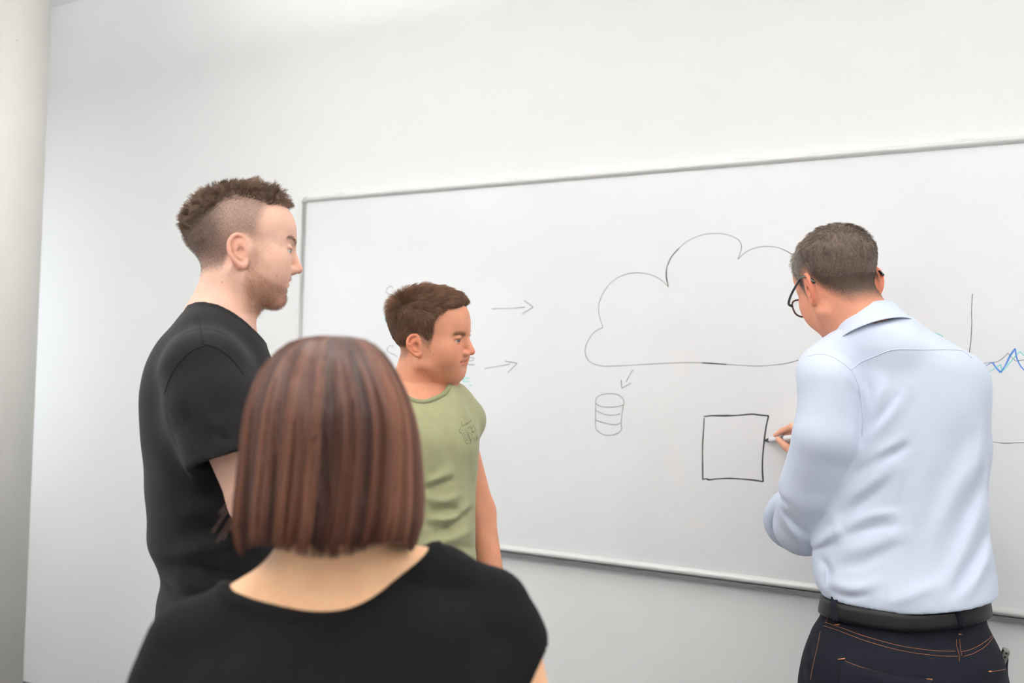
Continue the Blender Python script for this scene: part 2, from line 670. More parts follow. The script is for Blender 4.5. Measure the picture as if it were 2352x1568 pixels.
# unseen pendant lamps, added to brighten the ceiling and the room
M_FILL_LED = principled('fill_led_diffuser', (1, 1, 1, 1), 0.5, emit=((1.0, 0.985, 0.97, 1), 3.0))
for i, (x, y) in enumerate(FILL_LAMPS):
    e = bpy.data.objects.new('added_pendant_light', None)
    ROOT.objects.link(e)
    e.location = (x, y, H)
    tag(e, 'added out-of-view linear fill lamp hanging on two wires from the ceiling', 'pendant lamp', group='added linear fill lamps')
    zl, hl_ = -0.42, 0.65
    mesh_obj('fill_lamp_housing', *box_vf((-hl_, -0.06, zl - 0.02), (hl_, 0.06, zl + 0.02), 0.006), M_FRAMEW, e, False)
    mesh_obj('fill_diffuser', *box_vf((-hl_ + 0.02, -0.05, zl - 0.024), (hl_ - 0.02, 0.05, zl - 0.019)), M_FILL_LED, e, False)
    mesh_obj('fill_diffuser', *box_vf((-hl_ + 0.02, -0.05, zl + 0.019), (hl_ - 0.02, 0.05, zl + 0.024)), M_FILL_LED, e, False)
    for sx in (-0.5, 0.5):
        mesh_obj('wire', *tube_vf([(sx, 0, zl + 0.02), (sx, 0, 0)], 0.0015, 6), M_ALU, e)
    for up, watt in ((True, FILL_UP), (False, FILL_DOWN)):
        ld = bpy.data.lights.new('fill_light', 'AREA')
        ld.shape = 'RECTANGLE'
        ld.size, ld.size_y = 1.22, 0.10
        ld.energy = watt
        ld.color = (1.0, 0.985, 0.97)
        lo = bpy.data.objects.new('fill_light', ld)
        ROOT.objects.link(lo)
        lo.parent = e
        lo.location = (0, 0, zl + (0.03 if up else -0.03))
        lo.rotation_euler = (math.pi if up else 0, 0, 0)

# ------------------------------------------------------------------ whiteboard
BX0, BX1 = -2.538, 0.475
BZ0, BZ1 = CAM_H - 0.573, CAM_H + 0.642          # bottom of the light rail, top of the frame
FW = 0.021
PY = -0.016                                       # drawing surface
wb = bpy.data.objects.new('whiteboard', None)
ROOT.objects.link(wb)
wb.location = ((BX0 + BX1) / 2, 0, BZ0)
tag(wb, 'long white wall-mounted whiteboard with silver frame and marker drawings', 'whiteboard')
WBO = np.array([(BX0 + BX1) / 2, 0, BZ0])


def wpart(name, vf, mat, parent=None, smooth=False):
    p = parent or wb
    return mesh_obj(name, np.asarray(vf[0]) - WBO, vf[1], mat, p, smooth)


panel = wpart('board_surface', box_vf((BX0 + 0.005, PY, BZ0 + 0.004), (BX1 - 0.005, -0.002, BZ1 - 0.004)), M_BOARD)


def rail(p0, p1, inward, w=FW, depth=0.028, prof=None):
    """rounded aluminium profile along p0-p1; inward points to the middle of the board"""
    p0, p1, inward = map(lambda q: np.array(q, float), (p0, p1, inward))
    out = np.array([0, -1.0, 0])
    if prof is None:
        prof = [(0, 0.0), (0, 0.55), (0.06, 0.78), (0.2, 0.93), (0.42, 1.0), (0.62, 0.97), (0.82, 0.86), (0.95, 0.7), (1.0, 0.55), (1.0, 0.0)]
    V = []
    for p in (p0, p1):
        for u, d in prof:
            V.append(p + inward * u * w + out * d * depth)
    n = len(prof)
    F = [(i, i + 1, n + i + 1, n + i) for i in range(n - 1)] + [tuple(range(n)), tuple(range(2 * n - 1, n - 1, -1))]
    return np.array(V), F


C = 0.022
wpart('top_rail', rail((BX0 + C, 0, BZ1), (BX1 - C, 0, BZ1), (0, 0, -1)), M_ALU, smooth=True)
wpart('bottom_rail', rail((BX0 + C, 0, BZ0), (BX1 - C, 0, BZ0), (0, 0, 1)), M_ALU, smooth=True)
wpart('side_rail', rail((BX0, 0, BZ0 + C), (BX0, 0, BZ1 - C), (1, 0, 0), 0.0165), M_ALU, smooth=True)
wpart('side_rail', rail((BX1, 0, BZ0 + C), (BX1, 0, BZ1 - C), (-1, 0, 0), 0.0165), M_ALU, smooth=True)
lip = [(0, 0.0), (0.0, 1.15), (0.03, 1.25), (0.12, 1.22), (0.5, 0.98), (0.85, 0.75), (1.0, 0.5), (1.0, 0.0)]
wpart('bottom_lip', rail((BX0 + C, 0, BZ0 - 0.0012), (BX1 - C, 0, BZ0 - 0.0012), (0, 0, -1), 0.0165, 0.026, lip), M_ALU_SHADE, smooth=False)
for sx in (0, 1):
    for sz in (0, 1):
        x, dx = ((BX0, 1), (BX1, -1))[sx]
        z, dz = ((BZ0, 1), (BZ1, -1))[sz]
        k = 9
        arc = [(C * 1.06 - C * 1.06 * math.cos(t), C * 1.06 - C * 1.06 * math.sin(t)) for t in np.linspace(0, math.pi / 2, k)]
        ring = [(x - dx * 0.0012 + dx * a, z - dz * 0.0012 + dz * b) for a, b in arc] + [(x + dx * C * 1.02, z + dz * C * 1.02)]
        V, F = [], []
        for d, g in ((0.0, 1.0), (0.022, 1.0), (0.0275, 0.86), (0.0295, 0.6)):
            cx_, cz_ = x + dx * C * 0.6, z + dz * C * 0.6
            V += [(cx_ + (a - cx_) * g, -d, cz_ + (b - cz_) * g) for a, b in ring]
        m = len(ring)
        for q in range(3):
            F += [(q * m + j, q * m + (j + 1) % m, (q + 1) * m + (j + 1) % m, (q + 1) * m + j) for j in range(m)]
        F += [tuple(range(m)), tuple(range(4 * m - 1, 3 * m - 1, -1))]
        wpart('corner_cap', (np.array(V), F), M_CAP, smooth=False)
for px, py in ((787, 447), (1178, 414), (1705, 371), (2216, 324)):           # hanging clips on the top rail
    w = wall_hit(px, py)
    wpart('mounting_clip', box_vf((w[0] - 0.022, -0.022, BZ1 - 0.004), (w[0] + 0.022, -0.002, BZ1 + 0.0045), 0.002), M_ALU)

# marker drawings: ink strokes lying on the board surface
INK = {'black': principled('black_ink', lin(38, 36, 36), 0.55), 'grey': principled('dry_black_ink', lin(96, 94, 93), 0.6),
       'teal': principled('teal_ink', lin(98, 214, 202), 0.55), 'blue': principled('blue_ink', lin(78, 130, 210), 0.55),
       'thin_blue': principled('thin_blue_ink', lin(96, 128, 214), 0.55)}


def stroke(pts, width, n=8, sharp=False, seed=0):
    """flat ink ribbon on the board from pixel points"""
    P = np.array([wall_hit(x, y, PY) for x, y in pts])
    if not sharp:
        P = catmull(P, n)
    rs = np.random.RandomState(seed + len(P))
    w = width * (1 + 0.14 * np.interp(np.arange(len(P)), np.arange(0, len(P) + 6, 6), rs.normal(size=len(range(0, len(P) + 6, 6)))))
    t = np.gradient(P, axis=0)
    t /= np.linalg.norm(t, axis=1)[:, None] + 1e-9
    nrm = np.stack([-t[:, 2], 0 * t[:, 0], t[:, 0]], 1)
    V = []
    for i in range(len(P)):
        for sgn, d in ((-1, 0.0), (-0.7, 0.0005), (0.7, 0.0005), (1, 0.0)):
            V.append(P[i] + nrm[i] * sgn * w[i] / 2 + np.array([0, -0.0002 - d, 0]))
    F = []
    for i in range(len(P) - 1):
        for j in range(3):
            F.append((4 * i + j, 4 * i + j + 1, 4 * i + j + 5, 4 * i + j + 4))
    F += [(0, 1, 2, 3), tuple(4 * (len(P) - 1) + j for j in (3, 2, 1, 0))]
    return np.array(V), F


def drawing(name, strokes, ink, label=None):
    runs = []                                     # strokes that meet belong to one drawn piece
    for i, (p, w) in enumerate(strokes):
        near = [r for r in runs if any(math.hypot(a[0] - b[0], a[1] - b[1]) < 9 for q, _, _ in r for a in q for b in p)]
        one = [(p, w, i)]
        for r in near:
            one = r + one
            runs.remove(r)
        runs.append(one)
    for r in runs:
        o = wpart(name, join_vf([stroke(p, w, seed=i) for p, w, i in r]), INK[ink], panel)
        if label:
            o['label'] = label


z8 = lambda L: [(1300 + x / 2.489, 500 + y / 2.489) for x, y in L]
z2 = lambda L: [(840 + x / 4.61, 620 + y / 4.61) for x, y in L]
z3 = lambda L: [(1900 + x / 3.268, 620 + y / 3.268) for x, y in L]
bump1 = [(212, 626), (196, 580), (186, 520), (195, 470), (225, 410), (270, 360), (330, 327), (400, 314), (470, 322), (530, 346), (585, 392)]
bump2 = [(585, 392), (573, 345), (575, 290), (600, 230), (645, 175), (700, 130), (780, 98), (860, 89), (930, 99), (985, 125), (1003, 160), (998, 195), (983, 237)]
bump3 = [(983, 237), (1030, 195), (1090, 170), (1150, 163), (1210, 170), (1260, 190), (1300, 215), (1400, 280), (1470, 370), (1505, 500), (1495, 640), (1465, 705)]
base_ = [(1465, 705), (1440, 745), (1380, 790), (1290, 825), (1200, 840), (1100, 847), (1000, 843), (918, 838), (780, 829), (680, 828), (560, 832),
         (400, 841), (300, 846), (230, 848), (180, 842), (140, 825), (117, 795), (110, 755), (125, 705), (160, 655), (212, 626)]
TW = 0.0016
drawing('cloud_outline', [(z8(bump1), TW), (z8(bump2), TW), (z8(bump3), TW), (z8(base_), TW)], 'grey', 'thin black marker outline of a cloud')
drawing('cloud_retrace', [(z8([(584, 396), (581, 372), (574, 335), (576, 290), (588, 252), (610, 214), (645, 175)]), 0.0028),
                          (z8([(778, 829), (850, 833), (918, 838)]), 0.0032)], 'black')
drawing('arrow_drawing', [(z8([(384, 869), (365, 898), (345, 936)]), TW * 1.1), (z8([(315, 926), (317, 950), (319, 974)]), TW * 1.1), (z8([(319, 974), (345, 960), (372, 944)]), TW * 1.1)], 'grey')
drawing('cylinder_drawing', [(z8([(170, 1060), (172, 1035), (195, 1014), (240, 1005), (285, 1008), (318, 1025), (331, 1050), (327, 1068), (300, 1078), (250, 1082), (200, 1078), (170, 1060)]), TW * 1.1),
                             (z8([(170, 1060), (169, 1130), (170, 1200), (185, 1222), (215, 1239), (245, 1243), (280, 1238), (305, 1225), (318, 1207), (316, 1180), (320, 1120), (329, 1066)]), TW * 1.1),
                             (z8([(170, 1100), (200, 1116), (240, 1127), (280, 1127), (310, 1120)]), TW * 1.1),
                             (z8([(170, 1157), (210, 1170), (260, 1181), (290, 1182), (312, 1172)]), TW * 1.1)], 'grey', 'black marker sketch of a banded cylinder')
drawing('square_drawing', [(z8([(788, 1136), (830, 1131), (900, 1131), (980, 1129), (1060, 1122), (1110, 1127), (1160, 1132)]), 0.0044),
                           (z8([(1158, 1132), (1145, 1190), (1135, 1260), (1125, 1360), (1123, 1440), (1127, 1508)]), 0.0040),
                           (z8([(1127, 1508), (1080, 1500), (1020, 1494), (940, 1489), (860, 1492), (820, 1497), (800, 1491), (780, 1496)]), 0.0043),
                           (z8([(782, 1496), (781, 1400), (781, 1300), (786, 1220), (790, 1145)]), 0.0036)], 'black', 'thick black marker square')
drawing('arrow_drawing', [([(1130, 709), (1180, 707.5), (1206, 705)], TW * 1.2), ([(1204, 690), (1225, 705)], TW * 1.2), ([(1225, 705), (1199, 721)], TW * 1.2)], 'grey')
drawing('arrow_drawing', [([(1113, 846), (1145, 841), (1171, 836)], TW * 1.2), ([(1160, 829), (1188, 834)], TW * 1.2), ([(1188, 834), (1167, 855)], TW * 1.2)], 'grey')
drawing('handwriting', [(z2([(285, 195), (272, 172), (245, 178), (222, 205), (220, 235), (245, 255), (300, 265)]), TW), (z2([(192, 383), (250, 386)]), TW), (z2([(1022, 205), (1012, 238)]), TW)], 'grey')
drawing('handwriting', [(z2([(290, 822), (283, 802), (255, 803), (230, 830), (232, 860), (265, 880), (310, 900), (340, 925)]), TW),
                        (z2([(1080, 962), (1120, 960), (1146, 945), (1140, 928), (1110, 928), (1082, 955), (1078, 985), (1100, 1003), (1152, 1000)]), TW * 1.1)], 'grey')
drawing('handwriting', [(z2([(248, 438), (215, 465), (200, 505), (212, 545), (240, 562), (262, 558)]), TW * 1.3), (z2([(1035, 1147), (1068, 1144), (1100, 1143)]), TW * 1.4),
                        (z2([(1040, 1148), (1028, 1185)]), TW * 1.3), (z2([(1030, 1180), (1100, 1178)]), TW * 1.4), (z2([(1097, 1225), (1125, 1216)]), TW * 1.4)], 'teal', 'teal marker letters')
drawing('chart_axis', [(z3([(1089, 178), (1083, 320), (1085, 400), (1079, 520), (1067, 625)]), TW * 1.2), (z3([(1150, 1281), (1193, 1285), (1260, 1292), (1340, 1299), (1420, 1296), (1560, 1293), (1700, 1290)]), TW)], 'grey')
drawing('chart_line', [(z3([(1117, 707), (1200, 697), (1275, 689)]), TW * 0.8), (z3([(1275, 689), (1320, 660), (1356, 623)]), TW * 0.8), (z3([(1356, 623), (1385, 655), (1417, 683)]), TW * 0.8), (z3([(1417, 683), (1450, 677), (1560, 672), (1700, 690)]), TW * 0.8)], 'grey')
drawing('chart_line', [(z3([(1137, 755), (1190, 720), (1240, 692)]), TW)], 'thin_blue')
drawing('chart_line', [(z3([(1240, 692), (1270, 735), (1303, 769)]), 0.0042), (z3([(1303, 769), (1340, 710), (1375, 640), (1412, 588)]), 0.0042), (z3([(1412, 588), (1418, 640), (1440, 700), (1480, 750), (1560, 800)]), 0.0036)], 'blue')
drawing('chart_line', [(z3([(1153, 808), (1240, 750), (1302, 708)]), TW * 1.3), (z3([(1302, 708), (1312, 755)]), TW * 1.2), (z3([(1312, 755), (1330, 745), (1400, 660), (1447, 610)]), TW * 1.2), (z3([(1447, 610), (1480, 645), (1560, 720)]), TW * 1.2)], 'teal')
drawing('chart_line', [(z3([(735, 452), (800, 468), (850, 486), (868, 502)]), TW * 1.4)], 'teal')
# ------------------------------------------------------------------ people: shared builders
class Fig:
    """a figure's own upright frame: u to the side, v away from the viewer's side, z up; origin on the floor"""

    def __init__(s, px, dist):
        d = ray(px, 784)
        s.psi = math.atan2(d[0], d[1])
        s.D = dist
        s.eu = np.array([math.cos(s.psi), -math.sin(s.psi), 0])
        s.ev = np.array([math.sin(s.psi), math.cos(s.psi), 0])
        s.obj = None

    def p(s, px, py, v=0.0):
        d = ray(px, py)
        t = (s.D + v) / (d @ s.ev)
        return np.array([(d @ s.eu) * t, v, CAM_H + d[2] * t])

    def ray(s, px, py):
        d = ray(px, py)
        return np.array([0, -s.D, CAM_H]), np.array([d @ s.eu, d @ s.ev, d[2]])

    def from_ch(s, q):
        q = np.asarray(q, float)
        return np.array([q @ s.eu, q @ s.ev - s.D, q[2]])

    def from_world(s, q):
        return s.from_ch(w2ch(np.asarray(q, float)))

    def to_world(s, q):
        q = np.asarray(q, float)
        c = q[..., 0:1] * s.eu + (q[..., 1:2] + s.D) * s.ev + q[..., 2:3] * np.array([0, 0, 1.0])
        return ch2w(c)

    def place(s, o):
        w = s.to_world(np.array([0, 0, 0.0]))
        o.location = w
        o.rotation_euler = (0, 0, YAW - s.psi)

    def person(s, V, F, mat, label, col=None):
        o = mesh_obj('person', V, F, mat, None, True, col)
        s.place(o)
        tag(o, label, 'person')
        s.obj = o
        return o

    def part(s, name, V, F, mat, parent=None, smooth=True, col=None, label=None):
        o = mesh_obj(name, V, F, mat, parent or s.obj, smooth, col)
        if label:
            o['label'] = label
        return o

    def thing(s, name, V, F, mat, label, cat, col=None, smooth=True):
        o = mesh_obj(name, V, F, mat, None, smooth, col)
        s.place(o)
        return tag(o, label, cat)

    def rows(s, tab, v=0.0, b=0.15, mid=None):
        """torso rows from outline points (py, px_left, px_right, v, half depth)"""
        out = []
        for py, xl, xr, vv, bb in tab:
            A, B = s.p(xl, py, vv), s.p(xr, py, vv)
            out.append(((A[2] + B[2]) / 2, (A[0] + B[0]) / 2, vv, (B[0] - A[0]) / 2, bb))
        return out


def cast(fig, bvh, pts, lift=0.0):
    """lay pixel points on a mesh of the figure (points in the figure's frame)"""
    out = []
    for x, y in pts:
        o, d = fig.ray(x, y)
        d = d / np.linalg.norm(d)
        hit = bvh.ray_cast(Vector(o), Vector(d))
        if hit[0] is not None:
            out.append(np.array(hit[0]) + np.array(hit[1]) * (lift if hit[1].dot(Vector(d)) < 0 else -lift))
    return np.array(out)


def bvh_of(V, F):
    return BVHTree.FromPolygons([tuple(v) for v in V], [tuple(int(i) for i in f) for f in F])


# --- the head, in its own frame: x right, y forward, z up, origin between the ear canals
EAR_HELIX = [(0.0010, 0.0100), (0.0, 0.0205), (-0.0050, 0.0285), (-0.0125, 0.0318), (-0.0215, 0.0300), (-0.0285, 0.0215), (-0.0315, 0.0100),
             (-0.0290, -0.0060), (-0.0215, -0.0180), (-0.0135, -0.0250), (-0.0050, -0.0285), (0.0015, -0.0245), (0.0025, -0.0160)]


def head(g, R, c, scale=1.0, ears=True, jaw=1.0, chin=0.0, flare=0.45, ear_s=0.92, slit=0.0034, lower=1.0):
    g.frame(R, c, scale)
    Lz = lambda z: z if z > -0.03 else -0.03 + (z + 0.03) * lower
    g.ell((0, -0.008, 0.046), (0.0750, 0.0985, 0.0800))
    g.ell((0, 0.038, 0.052), (0.0610, 0.0500, 0.0520), 0.02)
    g.ell((0, 0.034, -0.006), (0.0600, 0.0500, 0.0560), 0.02)
    g.ell((0, 0.047, Lz(-0.045)), (0.0400 * jaw, 0.0345, 0.0340), 0.02)
    g.ell((0, 0.026, Lz(-0.058)), (0.0430 * jaw, 0.0460, 0.0270), 0.02)
    g.ell((0, 0.0595 + chin, Lz(-0.0785)), (0.0225 * jaw, 0.0180, 0.0155), 0.014)
    for sx in (-1, 1):
        g.cone((sx * 0.056, -0.002, 0.0), (sx * 0.0500 * jaw, 0.0, Lz(-0.047)), 0.0150, 0.0150, 0.025)
        g.cone((sx * 0.0500 * jaw, 0.0, Lz(-0.047)), (sx * 0.0180, 0.0540, Lz(-0.0780)), 0.0150, 0.0140, 0.02)
        g.ell((sx * 0.0430, 0.0520, -0.0080), (0.0200, 0.0200, 0.0200), 0.03)
        g.ell((sx * 0.0360, 0.0480, Lz(-0.0360)), (0.0220, 0.0250, 0.0240), 0.03)
        g.cone((sx * 0.0080, 0.0815, 0.0300), (sx * 0.0480, 0.0560, 0.0300), 0.0085, 0.0080, 0.014)
    # eye sockets, eyeballs' lids
    for sx in (-1, 1):
        g.ell((sx * 0.0330, 0.0960, 0.0120), (0.0200, 0.0190, 0.0095), 0.014, sub=True)
        g.ell((sx * 0.0315, 0.0705, 0.0115), (0.0142, 0.0138, 0.0130), 0.004)
        g.ell((sx * 0.0345, 0.0830, 0.0105), (0.0155, 0.0135, slit), 0.0012, sub=True)
        g.ell((sx * 0.0320, 0.0720, 0.0165), (0.0150, 0.0135, 0.0052), 0.004)
    # nose
    g.cone((0, 0.0845, 0.0180), (0, 0.0960, -0.0120), 0.0068, 0.0084, 0.010)
    g.ell((0, 0.0975, -0.0195), (0.0096, 0.0112, 0.0090), 0.006)
    for sx in (-1, 1):
        g.ell((sx * 0.0110, 0.0880, -0.0235), (0.0072, 0.0108, 0.0074), 0.005)
        g.ell((sx * 0.0055, 0.0945, -0.0320), (0.0032, 0.0062, 0.0038), 0.002, sub=True)
    # mouth
    g.ell((0, 0.0745, Lz(-0.0405)), (0.0230, 0.0105, 0.0056), 0.006)
    g.ell((0, 0.0730, Lz(-0.0520)), (0.0200, 0.0100, 0.0062), 0.005)
    g.ell((0, 0.0880, Lz(-0.0462)), (0.0250, 0.0120, 0.0013), 0.0025, sub=True)
    for sx in (-1, 1):
        g.ell((sx * 0.0245, 0.0750, Lz(-0.0440)), (0.0034, 0.0070, 0.0026), 0.005, sub=True)
    g.ell((0, 0.0900, Lz(-0.0650)), (0.0220, 0.0125, 0.0055), 0.010, sub=True)
    if ears:
        for sx in (-1, 1):
            def e3(y, z, o=0.0):
                return np.array([sx * (0.0715 + o + flare * (0.003 - y) * ear_s), y * ear_s - 0.002, z * ear_s])
            th = -math.atan(flare) * sx
            M = np.array([[math.cos(th), math.sin(th), 0], [-math.sin(th), math.cos(th), 0], [0, 0, 1.0]])
            g.ell((sx * 0.0700, -0.008 * ear_s, 0.003), (0.0105, 0.0150 * ear_s, 0.0280 * ear_s), 0.006)
            g.ell(e3(-0.0145, 0.003, -0.0036), (0.0045, 0.0180 * ear_s, 0.0290 * ear_s), 0.006, rot=M)
            P = catmull([e3(y, z, 0.0015) for y, z in EAR_HELIX], 2)
            rad = np.interp(np.linspace(0, 1, len(P)), [0, 0.1, 0.5, 0.75, 0.88, 1], [0.0026, 0.0034, 0.0038, 0.0040, 0.0060, 0.0045])
            g.chain(P, rad, 0.0016)
            P = catmull([e3(-0.008, 0.0200, 0.0005), e3(-0.0170, 0.0140, 0.0010), e3(-0.0200, 0.0020, 0.0015), e3(-0.0150, -0.0110, 0.0015), e3(-0.006, -0.0140, 0.0010)], 2)
            g.chain(P, np.full(len(P), 0.0034), 0.003)
            g.ell(e3(-0.0085, -0.0010, 0.0030), (0.0052, 0.0064, 0.0086), 0.003, sub=True)
            g.ell(e3(0.0030, -0.0020, 0.0010), (0.0040, 0.0045, 0.0060), 0.003)
    g.frame()


def to_head(P, R, c, scale=1.0):
    return (np.asarray(P) - np.asarray(c)) @ np.asarray(R) / scale


def from_head(P, R, c, scale=1.0):
    return np.asarray(P) * scale @ np.asarray(R).T + np.asarray(c)


def skin(P, base, R, c, scale=1.0, stubble=None, scalp=None, flush=0.5, brow=None, moles=(), brow_z=0.0275, lip_z=-0.0465):
    """skin colours as they are on the skin itself: lips, flushed ears and cheeks, stubble, shaved scalp"""
    q = to_head(P, R, c, scale)
    x, y, z = q[:, 0], q[:, 1], q[:, 2]
    ax = np.abs(x)
    b = np.array(base[:3])
    C = np.tile(b, (len(P), 1))
    C *= (1 + 0.025 * noise3(q * 90, 3))[:, None]
    near = (z > -0.16) & (y > -0.2) & (y < 0.2) & (ax < 0.12) & (z < 0.2)
    red = b * np.array([1.02, 0.72, 0.66])

    def mix(m, colour, k):
        m = np.clip(m * k, 0, 1)[:, None] * near[:, None]
        C[:] = C * (1 - m) + np.asarray(colour) * m
    mix(sstep(ax, 0.0735, 0.082) * (np.abs(z) < 0.045) * (y < 0.02) * (y > -0.05), red, 0.55 * flush * 1.6)
    mix(np.exp(-((ax - 0.045) / 0.022) ** 2 - ((z + 0.018) / 0.022) ** 2) * (y > 0.03), red, 0.4 * flush)
    mix(np.exp(-(x / 0.016) ** 2 - ((z + 0.020) / 0.012) ** 2) * (y > 0.085), red, 0.5 * flush)
    mix(np.exp(-((z - lip_z) / 0.0075) ** 4) * sstep(-ax, -0.027, -0.018) * sstep(y, 0.066, 0.072), b * np.array([0.93, 0.58, 0.55]), 0.75)
    if brow is not None:
        bz = brow_z + 0.010 * np.sin(np.clip((ax - 0.012) / 0.040, 0, 1) * 2.4) * 0.9
        mix(np.exp(-((z - bz) / 0.0034) ** 2) * sstep(ax, 0.010, 0.015) * sstep(-ax, -0.054, -0.044) * (y > 0.05), brow, 0.45)
    lash = np.exp(-((z - 0.0150) / 0.0016) ** 2) * np.exp(-((ax - 0.0335) / 0.0140) ** 4) * (y > 0.064)
    mix(lash, b * np.array([0.34, 0.25, 0.22]), 0.8)
    sp = np.random.RandomState(5).uniform(0.82, 1.08, len(P))
    if stubble is not None:
        m, colour, k = stubble
        mix(m(q) * sp, colour, k)
    if scalp is not None:
        m, colour, k = scalp
        mix(m(q) * np.clip(sp, 0.5, 1.1), colour, k)
    for my, mz, sx in moles:
        mix(np.exp(-((y - my) ** 2 + (z - mz) ** 2) / 0.0014 ** 2) * (x * sx > 0), b * np.array([0.55, 0.36, 0.3]), 0.9)
    return np.clip(C, 0, 1)


def eyes(fig, R, c, scale, gaze, iris):
    """two eyeballs with iris and pupil"""
    g = np.asarray(gaze, float) / np.linalg.norm(gaze)
    n, m = 20, 14
    for sx in (-1, 1):
        ctr = np.array([sx * 0.0315, 0.0708, 0.0113])
        V, F = [], []
        for i in range(m + 1):
            for j in range(n):
                a, b = math.pi * i / m, 2 * math.pi * j / n
                V.append((math.sin(a) * math.cos(b), math.cos(a), math.sin(a) * math.sin(b)))
        for i in range(m):
            for j in range(n):
                k = (j + 1) % n
                F.append((i * n + j, i * n + k, (i + 1) * n + k, (i + 1) * n + j))
        V = np.array(V)
        Rg = rot_from(g, (0, 0, 1))
        d = V[:, 1]
        C = np.tile(np.array(lin(226, 220, 216)[:3]), (len(V), 1))
        C[d > 0.82] = iris[:3]
        C[d > 0.975] = (0.01, 0.01, 0.01)
        W = (V @ Rg.T) * 0.0125 + ctr
        fig.part('eye', from_head(W, R, c, scale), np.array(F), M_EYE, col=C)


def scalp_roots(V, F, R, c, scale, mask, n, seed):
    """random root points on the head mesh where mask(head coordinates) accepts; returns points, normals (head frame)"""
    rs = np.random.RandomState(seed)
    q = to_head(V, R, c, scale)
    ctr = q[F].mean(1)
    N = vnormals(q, F)
    w = mask(ctr)
    a = np.linalg.norm(np.cross(q[F[:, 2]] - q[F[:, 0]], q[F[:, 3]] - q[F[:, 1]]), axis=1)
    w = np.clip(w, 0, 1) * a
    w[~np.isfinite(w)] = 0
    i = rs.choice(len(F), n, p=w / w.sum())
    st = rs.dirichlet((1, 1, 1, 1), n)
    P = (q[F[i]] * st[..., None]).sum(1)
    nn = N[F[i, 0]]
    return P, nn, rs


def grow(P, d0, d1, length, seg, rs, curl=0.0):
    """strands from P leaving along d0 and bending to d1"""
    n = len(P)
    length = np.broadcast_to(length, (n,))
    t = np.linspace(0, 1, seg + 1)
    C = np.zeros((n, seg + 1, 3))
    C[:, 0] = P
    unit = lambda a: a / (np.linalg.norm(a, axis=-1, keepdims=True) + 1e-9)
    d0, d1 = unit(d0), unit(d1)
    for k in range(seg):
        d = unit(d0 * (1 - t[k]) + d1 * t[k] + rs.normal(size=(n, 3)) * curl)
        C[:, k + 1] = C[:, k] + d * (length / seg)[:, None]
    return C


def eyebrows(fig, V, F, R, c, sc, z0, arch, colour, rad, mat):
    for sx in (-1, 1):
        bm = lambda q: np.exp(-((q[:, 2] - (z0 + arch * np.sin(np.clip((np.abs(q[:, 0]) - 0.012) / 0.04, 0, 1) * 2.4))) / 0.0029) ** 2) * (q[:, 0] * sx > 0.013) * (q[:, 0] * sx < 0.05) * (q[:, 1] > 0.055)
        P, N, rs = scalp_roots(V, F, R, c, sc, bm, 260, 14)
        o = np.ones(len(P))
        Cv = grow(P, N * 0.2 + np.stack([sx * o, 0 * o, 0.25 * o], 1), N * 0.1 + np.stack([sx * o, 0 * o, -0.1 * o], 1), 0.006, 3, rs, 0.12)
        v, fc = strands_vf(from_head(Cv, R, c, sc), rad * np.array([1.0, 1.0, 0.8, 0.3])[None])
        fig.part('eyebrow', v, fc, mat, col=np.tile(np.array(colour[:3]), (len(v), 1)))


def clump(P, N, rs, n, jitter):
    """per-root direction shared by neighbouring strands"""
    ci = rs.choice(len(P), n, replace=False)
    d2 = ((P[:, None, :] - P[ci][None]) ** 2).sum(2)
    k = d2.argmin(1)
    off = rs.normal(size=(n, 3)) * jitter
    pull = P[ci][k] - P
    return off[k], pull, rs.rand(n)[k]


def hair_cap(g, R, c, scale, depth, box):
    """thin volume of hair over the skull: depth(head coords) metres outside the skin, negative = none"""
    lo, hi = box
    g.frame(R, c, scale)
    sl, X, Y, Z = g.region(lo, hi, 0.0)
    h = Field(g.ax[0][sl[0]], g.ax[1][sl[1]], g.ax[2][sl[2]])
    h.v = np.array(g.v[sl])
    q = np.stack(np.broadcast_arrays(X, Y, Z), -1)
    h.v = h.v - depth(q).astype(np.float32)
    g.frame()
    return h


def arm(g, pts, rads, k=0.02):
    g.chain(pts, rads, k, k)


